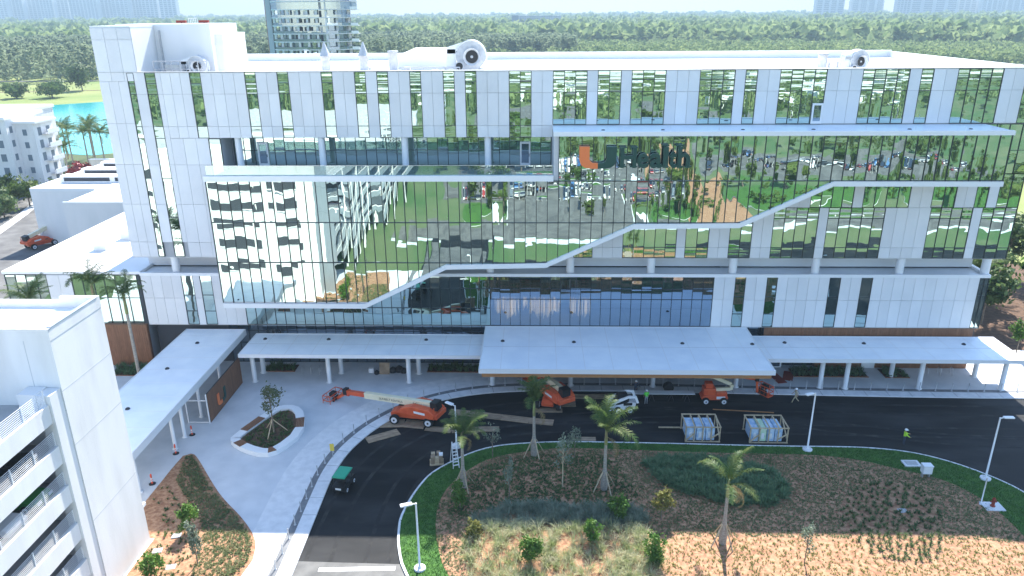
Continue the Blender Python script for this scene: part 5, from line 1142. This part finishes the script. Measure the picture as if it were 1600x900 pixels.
ST = dict(pelvis=(0, 0, .95), waist=(0, 0, 1.12), chest=(0, 0, 1.35), neck=(0, 0, 1.50), head=(.02, 0, 1.60), top=(.02, 0, 1.68), lsh=(0, .19, 1.42), lel=(.02, .25, 1.15), lwr=(.12, .24, .93), lhd=(.15, .23, .87), rsh=(0, -.19, 1.42), rel=(.02, -.25, 1.15), rwr=(.12, -.24, .93), rhd=(.15, -.23, .87),
          lhip=(0, .10, .9), lkn=(.02, .11, .5), lan=(0, .12, .09), lto=(.15, .13, .045), rhip=(0, -.10, .9), rkn=(.02, -.11, .5), ran=(0, -.12, .09), rto=(.15, -.13, .045))
WK = dict(ST, lkn=(.25, .1, .53), lan=(.36, .1, .12), lto=(.5, .1, .07), rkn=(-.12, -.1, .5), ran=(-.42, -.1, .17), rto=(-.32, -.1, .05), lel=(-.14, .25, 1.18), lwr=(-.08, .27, .95), lhd=(-.05, .27, .89), rel=(.12, -.25, 1.18), rwr=(.3, -.22, 1.05), rhd=(.36, -.21, 1.03))
RC = dict(ST, lel=(.2, .24, 1.2), lwr=(.42, .2, 1.15), lhd=(.48, .2, 1.15), rel=(.15, -.26, 1.18), rwr=(.36, -.26, 1.05), rhd=(.42, -.26, 1.03))
person('worker in bright green top and grey trousers standing by the sawhorse table', (12.1, -8.9, .015), R(100), ST, ('hivis', 'pants_grey', True))
person('worker in tan clothes and white hard hat striding along the asphalt', (28.1, -8.3, .0), R(180), WK, ('shirt_tan', 'khaki', True))
person('worker in yellow hi-vis vest with arm out near the island bend', (35.8, -16.5, .015), R(-10), RC, ('hivis_y', 'denim', False))
person('worker in dark clothes and white hard hat behind the sawhorse table', (11.2, -7.0, .14), R(-60), RC, ('denim', 'denim', False))
# ================================================================ vegetation
def quads_cloud(centers, normals_bias, size, rg, aspect=1.6):
    """random leaf quads; centers (n,3), returns verts and faces"""
    n = len(centers); d = rg.normal(size=(n, 3)) + normals_bias; d /= np.linalg.norm(d, axis=1)[:, None] + 1e-9
    t = np.cross(d, rg.normal(size=(n, 3))); t /= np.linalg.norm(t, axis=1)[:, None] + 1e-9; b = np.cross(d, t)
    s = (size * rg.uniform(.6, 1.3, n))[:, None]; a = t * s * aspect * .5; c = b * s * .5
    v = np.stack([centers - a, centers - c * .9 + a * .1, centers + a, centers + c * .9 + a * .1], 1).reshape(-1, 3)
    return v, np.arange(4 * n).reshape(n, 4)
def crown_points(n, rx, ry, rz, cz, rg, clumps=16, tight=.33, hollow=.35):
    u = rg.normal(size=(clumps, 3)); u /= np.linalg.norm(u, axis=1)[:, None]; r = (hollow + (1 - hollow) * rg.random(clumps))[:, None]
    c = u * r; k = rg.integers(clumps, size=n); p = c[k] + rg.normal(0, tight * .5, (n, 3)); q = p * np.array([rx, ry, rz]); q[:, 2] += cz
    return q, p
def make_tree(name, label, cat, loc, h, rx, rz_, leafm, n=900, size=.16, trunk_r=.06, trunk_h=None, clumps=16, seed=0, group=None, braces=False, lean=0, bark='bark'):
    rg = np.random.default_rng(seed); T = thing(name, label, cat, loc, rg.uniform(0, 6), group)
    cz = h - rz_; th = trunk_h or cz
    t = MB(); t.tube([(0, 0, -.1), (lean * .1, 0, th * .4), (lean * .35, .02, th * .8), (lean * .6, 0, th), (lean, 0, h - rz_ * .5)], [trunk_r * 1.3, trunk_r, trunk_r * .85, trunk_r * .65, trunk_r * .25], bark, 8)
    for k in range(7):
        a = k * 2.4 + rg.random(); z = th * (.55 + .06 * k); e = Vector((math.cos(a) * rx * .7 + lean * .8, math.sin(a) * rx * .7, min(h * .95, z + rz_ * (.5 + .5 * rg.random()))))
        s = Vector((lean * .4 * z / th, 0, z)); t.tube([s, s.lerp(e, .5) + Vector((0, 0, .1)), e], [trunk_r * .45, trunk_r * .3, trunk_r * .12], bark, 5)
    t.build('trunk', T)
    p, u = crown_points(n, rx, rx, rz_, cz, rg, clumps); p[:, 0] += lean * .8; p = p[p[:, 2] > .12]; u = u[:len(p)]
    v, f = quads_cloud(p, (p - p.mean(0)) * .6, size, rg); mesh_np('crown', v, f, leafm, T)
    if braces:
        for k in range(3):
            a = k * 2.1 + .4; MB().bar((math.cos(a) * 1.3, math.sin(a) * 1.3, 0), (math.cos(a) * .05, math.sin(a) * .05, 1.5), .07, .07, 'timber').build('brace', T)
    return T
# --- palms
def frond_mesh(L_, droop, nl, lw, ll, rg, m, side=1.0):
    v, f = [], []; pts = []; z = 0; x = 0; ang = .9
    N = 22
    for i in range(N + 1):
        t = i / N; pts.append(Vector((x, 0, z))); a = .95 - droop * t ** 1.35; x += math.cos(a) * L_ / N; z += math.sin(a) * L_ / N
    def quad(a, b, c, d): k = len(v); v.extend([tuple(a), tuple(b), tuple(c), tuple(d)]); f.append((k, k + 1, k + 2, k + 3))
    for i in range(N):
        r = .03 * (1 - i / N) + .006; a, b = pts[i], pts[i + 1]; quad(a + Vector((0, -r, 0)), b + Vector((0, -r, 0)), b + Vector((0, r, 0)), a + Vector((0, r, 0)))
        quad(a + Vector((0, 0, -r)), b + Vector((0, 0, -r)), b + Vector((0, 0, r)), a + Vector((0, 0, r)))
    for k in range(nl):
        t = .14 + .86 * k / nl; i = min(N - 1, int(t * N)); p = pts[i].lerp(pts[i + 1], t * N - i); d = (pts[i + 1] - pts[i]).normalized()
        l = ll * math.sin(math.pi * (.12 + .84 * t)) ** .7 * rg.uniform(.8, 1.1)
        for s in (-1, 1):
            o = (d * rg.uniform(.35, .6) + Vector((0, s * .85, rg.uniform(-.15, .35)))).normalized(); m1 = p + o * l * .5; e = p + o * l * .92 + Vector((0, 0, -l * rg.uniform(.15, .45)))
            w_ = d * lw * .5; quad(p - w_, p + w_, m1 + w_ * .9, m1 - w_ * .9); quad(m1 - w_ * .9, m1 + w_ * .9, e + w_ * .15, e - w_ * .15)
    o = mesh_np('frond', np.array(v), np.array(f), m); me = o.data; bpy.data.objects.remove(o); return me
_rg = np.random.default_rng(3)
FROND = [frond_mesh(2.7, d, 34, .05, .62, _rg, 'leaf_palm') for d in (1.1, 1.5, 1.9, 2.3)]
FDRY = frond_mesh(2.0, 2.9, 22, .04, .35, _rg, 'leaf_dry')
def palm(label, loc, h, n, wind, seed, cat='palm tree', group=None, r=.14, braces=True, scale=1.0, name='palm_tree', bulge=True, dry=1, spread=(0, 6.283), tl=(-.5, .4)):
    rg = np.random.default_rng(seed); T = thing(name, label, cat, loc, 0, group)
    if bulge: prof = [(r * 1.9, -.1), (r * 2.2, .3), (r * 2.3, .9), (r * 1.6, 1.6), (r * 1.05, 2.3), (r * .9, h * .72), (r * .8, h * .74)]
    else: prof = [(r * 1.5, -.1), (r * 1.1, .5), (r, h * .5), (r * .85, h * .76), (r * .8, h * .78)]
    t = MB(); t.lathe(prof, 'palm_trunk', n=12); t.build('trunk', T)
    c = MB(); c.lathe([(r * .95, prof[-1][1] - .05), (r * 1.05, h * .80), (r * .7, h * .95), (r * .3, h)], 'crownshaft', n=10); c.build('crownshaft', T)
    for k in range(n):
        a = spread[0] + (spread[1] - spread[0]) * (k + rg.uniform(-.3, .3)) / n; q = bpy.data.objects.new('frond', FROND[int(rg.integers(4))] if k % 5 else FROND[0]); link(q, T)
        tilt = rg.uniform(*tl); wd = Vector((math.cos(a), math.sin(a), 0)) + Vector((wind[0], wind[1], 0)); a2 = math.atan2(wd.y, wd.x)
        q.rotation_euler = Euler((rg.uniform(-.35, .35), tilt, a2), 'XYZ'); q.location = (0, 0, h * .93 + rg.uniform(-.1, .1)); s = scale * rg.uniform(.8, 1.1); q.scale = (s, s, s)
    for k in range(dry):
        q = bpy.data.objects.new('dry_frond', FDRY); link(q, T); q.rotation_euler = (0, .9, rg.uniform(-1, 1)); q.location = (0, 0, h * .86); q.scale = (scale,) * 3
    if braces:
        for k in range(4):
            a = k * math.pi / 2 + .5; MB().bar((math.cos(a) * 1.15, math.sin(a) * 1.15, 0), (math.cos(a) * r * 1.1, math.sin(a) * r * 1.1, 1.9), .09, .05, 'timber').build('brace', T)
    return T
palm('upright palm with a drooping dead frond beside the ground mats', (0.1, -19.3, .2), 5.9, 13, (.15, .35), 1, scale=1.2, tl=(-1.0, .0))
palm('tall palm with windswept fronds in front of the white loader', (6.2, -24.9, .45), 6.2, 11, (.55, .2), 12, scale=1.35, tl=(-.95, .35))
palm('palm beside the stepladder with fronds around a lamp head', (-6.1, -24.6, .25), 5.6, 14, (.3, .5), 5, scale=1.15, tl=(-.6, .3))
palm('palm with pale dry fronds in front of the dense shrub bed', (14.8, -31.8, .5), 5.9, 8, (.3, .1), 27, scale=1.25, dry=3, tl=(-.95, .45))
for x, y, h, s in ((-48.8, -14, 14.5, 31), (-44.9, -10, 14.8, 32), (-43.0, -8, 12.6, 33)):
    palm('slender palm rising behind the garage roof before the mirrored wing', (x, y, .13), h, 14, (.2, 0), s, r=.17, braces=False, bulge=False, scale=1.2, dry=0, group='palms between the garage and the wing')
for i, (x, y, h) in enumerate(((-130, 122, 9), (-126, 127, 9.5), (-133, 131, 10), (-128, 134, 10), (-123, 130, 9), (-138, 137, 9.5), (-121, 136, 11), (-132, 140, 10), (-118, 128, 9), (-126, 117, 7))):
    palm('leafy coconut palm between the apartment block and the lake', (x, y, 0), h, 16, (.15, 0), 40 + i, r=.2, braces=False, bulge=False, scale=1.75, dry=1, group='palms along the lake edge')
# --- small trees and bushes of the island and the bed
make_tree('young_tree', 'thin bare stemmed young tree beside the tall windswept palm', 'tree', (2.6, -24.6, .45), 5.2, 1.0, 1.5, 'leaf_silver', 300, .15, .05, seed=2, bark='timber')
make_tree('young_tree', 'feathery young tree at the lawn edge beside the upright palm', 'tree', (3.9, -19.9, .3), 3.4, .75, 1.3, 'leaf_silver', 420, .13, .035, seed=3)
make_tree('young_tree', 'spindly silver leaved sapling between two island palms', 'tree', (-2.0, -26.2, .4), 4.4, .45, 1.5, 'leaf_silver', 300, .13, .04, seed=4)
make_tree('young_tree', 'dry twiggy sapling on the lawn beside the upright palm', 'tree', (-3.8, -19.4, .2), 3.6, .8, 1.2, 'leaf_silver', 220, .11, .04, seed=6)
make_tree('shrub', 'rounded bright green bush in shade of the shrub bed path', 'bush', (6.9, -28.8, .5), 2.3, .85, 1.15, 'leaf_bush', 1500, .15, .05, seed=7, clumps=30, trunk_h=.8)
make_tree('shrub', 'small yellow green tree with bare stem beside the shrub bed', 'bush', (10.5, -29.0, .5), 2.9, .75, 1.0, 'leaf_yellow', 800, .15, .04, seed=8, clumps=20)
make_tree('shrub', 'sunlit bush among the pale ornamental grasses near lit shade line', 'bush', (4.7, -32.2, .5), 2.3, .75, .9, 'leaf_bush', 800, .15, .045, seed=9, clumps=18)
make_tree('shrub', 'columnar sunlit bush among plumes beside the braced pale palm', 'bush', (9.2, -34.2, .5), 2.7, .75, 1.3, 'leaf_bush', 1400, .14, .045, seed=10, clumps=26, trunk_h=.6)
make_tree('shrub', 'columnar sunlit bush amid the thickest pale plumes', 'bush', (-.1, -34.4, .5), 2.8, .8, 1.35, 'leaf_bush', 1500, .14, .045, seed=11, clumps=28, trunk_h=.6)
make_tree('shrub', 'tall leafy bush growing against the lawn edge below a palm', 'bush', (-6.1, -27.6, .3), 2.7, .7, 1.2, 'leaf_bush', 1100, .14, .04, seed=12, clumps=24, trunk_h=.6)
make_tree('shrub', 'yellow green bush where sun meets shade at the lawn edge', 'bush', (-4.7, -31.3, .4), 1.6, .7, .8, 'leaf_yellow', 900, .14, .04, seed=13, clumps=20, trunk_h=.5)
make_tree('young_tree', 'wispy grey sapling on the sunlit mulch right of a palm', 'tree', (20.4, -34.0, .5), 3.8, .6, 1.4, 'leaf_silver', 380, .12, .035, seed=14)
make_tree('young_tree', 'braced sparse young tree in the raised planter', 'tree', (-25.8, -15.9, .40), 5.4, 1.45, 1.55, 'leaf_olive', 620, .17, .07, seed=15, clumps=14, braces=True)
make_tree('shrub', 'bright green bush in the triangular mulch bed', 'bush', (-27.7, -30.9, .25), 2.6, .75, 1.1, 'leaf_bush', 1300, .14, .04, seed=16, clumps=26, trunk_h=.7)
make_tree('young_tree', 'silver leaved leaning sapling at the sunlit bed edge', 'tree', (-25.5, -34.6, .25), 4.4, .55, 1.6, 'leaf_silver', 900, .13, .04, seed=17, lean=.5, clumps=20)
make_tree('shrub', 'sunlit bush at the foot of the garage wall', 'bush', (-28.4, -35.9, .25), 2.1, .8, .95, 'leaf_bush', 1100, .14, .04, seed=18, clumps=22, trunk_h=.5)
# --- trees right of the hospital and around the fields
k = 0
for x, y, h, r_, lm in ((60, 14, 8, 3.0, 'leaf_dark'), (64, 22, 9, 3.4, 'leaf_dark'), (71, 20, 8, 3.2, 'leaf_bush'), (62, 31, 9, 3.5, 'leaf_bush'), (74, 33, 10, 4, 'leaf_dark'), (68, 42, 10, 4, 'leaf_field'), (82, 28, 9, 3.6, 'leaf_field'), (60, 45, 9, 3.4, 'leaf_dark')):
    make_tree('broadleaf_tree', 'leafy tree on the bank beyond the hospital corner', 'tree', (x, y, 0), h, r_, r_ * .85, lm, 1500, .5, .16, seed=60 + k, clumps=26, group='trees on the bank beyond the corner'); k += 1
make_tree('young_tree', 'young light green tree beside the end of the walkway canopy', 'tree', (58.8, 4.2, 0), 4.2, 1.1, 1.4, 'leaf_bush', 1000, .2, .06, seed=80)
for i, (x, y) in enumerate(((61, 18), (66, 27), (72, 14))): palm('broad palm on the bank beyond the hospital corner', (x, y, 0), 6.5, 16, (0, 0), 90 + i, r=.18, braces=False, bulge=False, scale=1.5, dry=0, group='palms on the bank beyond the corner')
for i, (x, y, h, r_) in enumerate(((-258, 352, 15, 7), (-270, 312, 9, 7), (-252, 314, 9, 8), (-312, 305, 9, 8), (-326, 318, 9, 8), (-296, 292, 8, 7))):
    make_tree('broadleaf_tree', 'dark rounded tree on the mown field beyond the lake', 'tree', (x, y, 0), h, r_, h * .45, 'leaf_dark', 1400, 1.0, .3, seed=110 + i, clumps=22, group='trees on the field beyond the lake', trunk_h=h * .4)
for i, (x, y, h, r_) in enumerate(((-104, 90, 5, 3), (-108, 84, 5, 3.2), (-112, 79, 6, 3.4), (-116, 74, 6, 3.4), (-120, 83, 6, 3.6), (-111, 69, 5, 3), (-125, 78, 7, 4))):
    make_tree('broadleaf_tree', 'bushy roadside tree in front of the apartment block', 'tree', (x, y, 0), h, r_, h * .42, 'leaf_dark' if i % 2 else 'leaf_field', 1200, .5, .15, seed=130 + i, clumps=22, group='trees in front of the apartments', trunk_h=h * .4)
make_tree('flame_tree', 'red flowering tree beside the apartment block wall', 'tree', (-115.0, 104, 0), 5.5, 2.6, 2.2, 'car_red', 700, .5, .12, seed=150, trunk_h=2)
# --- ground planting (uncountable): tufts of blades
def tufts(name, pts, nb, L_, w_, spread, m, seed, label, cat):
    rg = np.random.default_rng(seed); pts = np.asarray(pts, float); n = len(pts); p = np.repeat(pts, nb, 0); N = len(p)
    a = rg.uniform(0, 2 * math.pi, N); s = rg.uniform(.2, 1, N) * spread; l = L_ * rg.uniform(.6, 1.25, N) * np.repeat(rg.uniform(.7, 1.3, n), nb)
    d = np.stack([np.cos(a) * s, np.sin(a) * s, np.ones(N)], 1); d /= np.linalg.norm(d, axis=1)[:, None]; t = np.stack([-np.sin(a), np.cos(a), np.zeros(N)], 1) * w_ * .5
    base = p + np.stack([np.cos(a), np.sin(a), np.zeros(N)], 1) * (.12 * L_ * rg.random(N))[:, None]; mid = base + d * (l * .55)[:, None]; tip = base + d * l[:, None]; tip[:, 2] -= l * s * .35; tip[:, :2] += (d[:, :2] * (l * .25)[:, None])
    v = np.stack([base - t, base + t, mid + t, tip, mid - t], 1).reshape(-1, 3); k = np.arange(N)[:, None] * 5
    f = np.concatenate([k + np.array([[0, 1, 2, 4]]), k + np.array([[4, 2, 3, 3]])]) if False else None
    f3 = np.concatenate([k + np.array([[0, 1, 2]]), k + np.array([[0, 2, 4]]), k + np.array([[4, 2, 3]])])
    o = mesh_np(name, v, f3, m); meta(o, label, cat, kind='stuff'); return o
def scatter(poly, n, seed, zf=lambda x, y: np.full(x.shape, .2), excl=None, jit=None):
    rg = np.random.default_rng(seed); P = np.array(poly); lo, hi = P.min(0), P.max(0); A = rg.uniform(lo, hi, (n * 4, 2)); ok = inside(A[:, 0], A[:, 1], poly)
    for e in (excl or []): ok &= ~inside(A[:, 0], A[:, 1], e)
    A = A[ok][:n]; return np.column_stack([A, zf(A[:, 0], A[:, 1])])
edge_m = np.array(MUL_S)
def zmul(x, y):
    d = np.min(np.hypot(edge_m[:, 0][None] - x[:, None], edge_m[:, 1][None] - y[:, None]), 1); k = np.minimum(1, d / 4); return .15 + .35 * k * k * (3 - 2 * k)
SHR = [(9.9, -20.7), (12.5, -19.5), (17.2, -19.8), (21.0, -21.0), (22.3, -24.0), (21.5, -26.2), (19.1, -27.3), (16.0, -27.0), (12.6, -25.1), (10.2, -22.7)]; SHR = smooth_path(SHR, 2, True)
OVL = smooth_path([(26.0, -26.2), (28.4, -24.1), (32.1, -23.3), (34.2, -24.7), (33.2, -28.7), (31.1, -33.5), (26.5, -34), (24.6, -29.5)], 2, True)
GRS = smooth_path([(-5.5, -31), (-2, -30.6), (3, -30.2), (8, -30.2), (9.8, -31.5), (9.5, -36), (6, -42), (-2, -40.5), (-5.2, -36)], 1, True)
GRD = smooth_path([(-5.5, -29), (-1, -27.5), (4, -27.5), (9, -27.8), (9.5, -30.2), (3, -30.1), (-5, -30.8)], 1, True)
DRK = smooth_path([(-7.2, -28.8), (-7.0, -25), (-5, -21.3), (-1, -19.6), (4, -18.8), (7.5, -20), (8.5, -24), (9.5, -27), (2, -27.3), (-4, -29)], 1, True)
tufts('shrub_bed', scatter(SHR, 520, 1, zmul), 46, .72, .06, 1.25, 'leaf_shrub', 1, 'dense dark green shrub bed in the island mulch', 'shrubs')
tufts('plume_grass', scatter(GRS, 430, 2, zmul), 38, .95, .03, 1.0, 'leaf_plume', 2, 'pale feathery ornamental grasses on the sunlit island', 'grass')
tufts('shade_tinted_grass', scatter(GRD, 260, 12, zmul), 44, .9, .03, 1.0, 'leaf_silver', 12, 'ornamental grasses tinted grey green for the shade behind the plumes', 'grass')  # darker copy of the plume grass, building shade put into the leaf colour
tufts('dark_ground_cover', scatter(DRK, 3000, 3, zmul), 9, .20, .045, 1.3, 'leaf_dark', 3, 'low dark ground cover around the island palms', 'ground cover')
gx_, gy_ = np.meshgrid(np.arange(24, 35, .5), np.arange(-34.5, -23, .5)); g0 = np.column_stack([gx_.ravel() + .25 * (np.arange(gx_.size) // gx_.shape[1] % 2), gy_.ravel()]) + rng.normal(0, .13, (gx_.size, 2)); g0 = g0[inside(g0[:, 0], g0[:, 1], OVL)]
tufts('planted_rows', np.column_stack([g0, zmul(g0[:, 0], g0[:, 1])]), 20, .36, .05, 1.15, 'leaf_dark', 4, 'rows of small dark plants in the oval mulch patch', 'plants')
tufts('sparse_ground_cover', scatter(MUL_S, 10500, 5, zmul, [SHR, OVL, GRS, DRK, GRD, [(8, -31), (40, -31), (40, -45), (8, -45)]]), 6, .15, .04, 1.6, 'leaf_cover', 5, 'sparse low ground cover over the open island mulch', 'ground cover')
tufts('sun_tinted_cover', scatter([(9, -31.2), (38.5, -31.2), (36, -39), (26, -43.5), (8, -43.5)], 3600, 15, zmul, [OVL, GRS]), 6, .17, .04, 1.3, 'leaf_yellow', 15, 'ground cover tinted yellow green for sunlight on the island mulch', 'ground cover')  # cover turns yellower past the shadow edge, sunlight put into the leaf colour
B1 = [(-32.9, -20.0), (-32.2, -20.0), (-28.9, -24.4), (-26.9, -26.7), (-24.3, -29.2), (-22.2, -31.9), (-21.8, -34), (-22.3, -38), (-25, -38), (-26.5, -31), (-29.5, -27), (-32, -24)]
tufts('bed_ground_cover', scatter(B1, 1900, 6, lambda x, y: np.full(x.shape, .22)), 8, .20, .05, 1.3, 'leaf_cover', 6, 'low leafy ground cover along the curved side of the mulch bed', 'ground cover')
tufts('bed_small_plants', scatter([(-33, -26.8), (-32.8, -24.4), (-30, -27.5), (-27, -31), (-25.5, -36), (-26, -43), (-30, -43), (-30, -31.8)], 150, 7, lambda x, y: np.full(x.shape, .22)), 14, .28, .05, 1.0, 'leaf_dark', 7, 'small spaced plants in the open part of the mulch bed', 'plants')
rgl = np.random.default_rng(9); lp = scatter(LAWN_S, 42000, 9, lambda x, y: np.full(x.shape, .148), [inset(MUL_S, .05)])
tufts('lawn_grass', lp, 3, .11, .022, .9, 'leaf_grass', 9, 'short green turf ringing the planted island', 'grass')
tufts('planter_ground_cover', scatter(inset(PS, 1.1), 260, 10, lambda x, y: np.full(x.shape, .40)), 10, .26, .05, 1.3, 'leaf_dark', 10, 'sparse plants in the soil of the raised planter', 'plants')
# planting beds under the canopies
for i, (x0, x1, y0, y1, l) in enumerate(((-31.6, -28.0, -1.9, -.1, 'dark planting bed by the screen wall under the canopy'), (-12.4, -5.8, -1.8, -.1, 'dark planting bed under the canopy beside the large entrance canopy'), (29.9, 38.3, -2.4, -.3, 'leafy planting bed along the timber wall under the canopy'), (40.2, 42.9, -2.5, -.3, 'leafy planting bed right of the white service door'), (-49.5, -46, -3.2, -.6, 'leafy planting bed at the foot of the timber wall'))):
    T = thing('planting_bed', l, 'planting bed', ((x0 + x1) / 2, (y0 + y1) / 2, .13)); a, b = (x1 - x0) / 2, (y1 - y0) / 2
    q = MB(); q.box(-a, a, -b, b, 0, .06, 'soil'); q.build('soil_bed', T); e = MB(); e.box(-a - .05, a + .05, -b - .06, -b, 0, .1, 'wood'); e.build('edging', T)
    o = tufts('plants', scatter([(-a + .1, -b + .1), (a - .1, -b + .1), (a - .1, b - .1), (-a + .1, b - .1)], int(a * b * 26), 70 + i, lambda x, y: np.full(x.shape, .05)), 16, .6, .07, 1.0, 'leaf_dark' if i < 2 else 'leaf_shrub', 70 + i, None, None); o.parent = T
# --- the forest: one far mass of crowns
def forest(name, pos, scl, nq, size, shape, m, seed, label):
    rg = np.random.default_rng(seed); N = len(pos); var = []
    for _ in range(6):
        if shape == 'round': p, _u = crown_points(nq, 1, 1, .75, .75, rg, 9, .5, .45); p[:, 2] = np.abs(p[:, 2])
        else:
            t = rg.random(nq) ** .8; a = rg.uniform(0, 6.283, nq); r_ = (1 - t) * .75 + .12; rr_ = r_ * np.sqrt(rg.random(nq)); p = np.column_stack([np.cos(a) * rr_, np.sin(a) * rr_, t * 2.6 + .1])
        v, f = quads_cloud(p, p * .5 + np.array([0, 0, .4]), size, rg, 1.3); var.append(v)
    k = rg.integers(6, size=N); V = np.stack(var)[k]; a = rg.uniform(0, 6.283, N); c, s = np.cos(a), np.sin(a)
    X = V[..., 0] * c[:, None] - V[..., 1] * s[:, None]; Y = V[..., 0] * s[:, None] + V[..., 1] * c[:, None]
    V = np.stack([X, Y, V[..., 2]], -1) * scl[:, None, None] + pos[:, None, :]
    v = V.reshape(-1, 3); o = mesh_np(name, v, np.arange(len(v)).reshape(-1, 4), m); meta(o, label, 'forest', kind='stuff'); return o
def sector(n, r0, r1, a0, a1, rg, pw=.5):
    u = rg.random(n); r = (r0 ** 2 + u * (r1 ** 2 - r0 ** 2)) ** .5 if pw == .5 else r0 * (r1 / r0) ** u
    a = np.radians(rg.uniform(a0, a1, n)); return np.column_stack([np.sin(a) * r, -80 + np.cos(a) * r, np.zeros(n)])
rf_ = np.random.default_rng(20)
p = sector(1500, 512, 580, -42, -18, rf_); p = p[p[:, 1] > 428]; forest('mangrove_edge', p, rf_.uniform(4, 6.5, len(p)), 70, .42, 'round', 'leaf_edge', 1, 'bright green mangrove edge beyond the mown field')
p = sector(3600, 580, 1000, -42, -5, rf_); forest('casuarina_wood', p, rf_.uniform(5.5, 8.5, len(p)), 56, .30, 'tall', 'leaf_casuarina', 2, 'tall feathery grey green wood beyond the mangrove edge')
p = sector(2600, 740, 900, -8, 3, rf_); q_ = rf_.random(len(p)) < .5; forest('central_wood', p[q_], rf_.uniform(5, 7.5, int(q_.sum())), 46, .36, 'tall', 'leaf_casuarina', 3, 'feathery grey green wood behind the rooftop fan')
p = sector(8500, 700, 1300, -20, 38, rf_); forest('mangrove_forest', p, rf_.uniform(3.2, 7.0, len(p)), 42, .40, 'round', 'leaf_mangrove', 4, 'rolling mangrove forest behind the hospital roof')
p = sector(16000, 1000, 6000, -42, 40, rf_, 1); forest('distant_forest', p, rf_.uniform(8, 13, len(p)) * (1 + np.hypot(p[:, 0], p[:, 1]) / 4000), 14, .75, 'round', 'leaf_mangrove', 5, 'far forest fading towards the horizon')
# trees of the mirrored side
p = np.column_stack([rf_.uniform(-260, 300, 900), rf_.uniform(-560, -245, 900), np.zeros(900)]); forest('south_wood', p, rf_.uniform(4, 7, len(p)), 46, .5, 'round', 'leaf_mangrove', 6, 'wood south of the car park mirrored in the top windows')
p = np.column_stack([rf_.uniform(-100, 160, 2600), rf_.uniform(-260, -76, 2600), np.zeros(2600)])
ok = np.ones(len(p), bool)
for a, b, c, d in ((-21, 35, -141, -91), (-7, 23, -92, -73), (47, 121, -151, -117), (-21, 91, -241, -204)): ok &= ~((p[:, 0] > a) & (p[:, 0] < b) & (p[:, 1] > c) & (p[:, 1] < d))
ok &= np.sin(p[:, 0] * .07) + np.cos(p[:, 1] * .09 + p[:, 0] * .03) + rf_.normal(0, .5, len(p)) > .1
p = p[ok]; forest('south_scrub', p, rf_.uniform(.5, 1.7, len(p)), 24, .6, 'round', 'leaf_field', 7, 'scrub and young shrubs on the open land south of the drive')
src = None
for i in range(70):
    x, y = rf_.uniform(-24, 120), rf_.uniform(-200, -76)
    if src is None: src = make_tree('car_park_tree', 'round crowned tree of the car park mirrored in the facade', 'tree', (x, y, 0), 6, 2.4, 2.2, 'leaf_field', 700, .5, .14, seed=200, clumps=20, group='car park trees')
    else: dup(src, (x, y, 0), rf_.uniform(0, 6), scale=rf_.uniform(.6, 1.2))
for i, (x, y, a, b, h) in enumerate(((-60, -330, 60, 24, 14), (40, -380, 70, 30, 16), (140, -350, 60, 26, 13), (95, -265, 30, 18, 8), (60, -480, 90, 30, 22), (180, -440, 60, 30, 18), (-10, -520, 80, 30, 24), (250, -400, 70, 30, 14), (10, -275, 26, 16, 7), (150, -280, 34, 18, 9))):
    T = thing('south_building', 'white flat roofed building south of the car park mirrored in upper windows', 'building', (x, y, 0), 0, 'white buildings south of the car park')
    MB().box(-a / 2, a / 2, -b / 2, b / 2, 0, h, 'stucco').build('wall', T); MB().box(-a / 2 - .5, a / 2 + .5, -b / 2 - .5, b / 2 + .5, h, h + .6, 'white_roof').build('roof', T)
    for r_ in range(int(h // 4)): MB().box(-a / 2 + 2, a / 2 - 2, b / 2, b / 2 + .1, 1.2 + r_ * 4, 3 + r_ * 4, 'far_glass').build('window_row', T)
# --- the air
hz = MB(); hz.box(-9000, 9000, -1200, 12000, -1.2, 300, 'haze') if False else None
m = bpy.data.materials.new('haze'); m.use_nodes = True; MATS['haze'] = m; n = m.node_tree.nodes; n.clear(); o_ = n.new('ShaderNodeOutputMaterial'); pv = n.new('ShaderNodeVolumePrincipled')
pv.inputs['Color'].default_value = (.43, .58, .69, 1); pv.inputs['Density'].default_value = 2.8e-4; pv.inputs['Anisotropy'].default_value = 0.0
m.node_tree.links.new(pv.outputs[0], o_.inputs['Volume'])
hz = MB(); hz.box(-9000, 9000, -1500, 9000, -1.3, 300, 'haze'); h_ = hz.build('haze'); h_['kind'] = 'stuff'
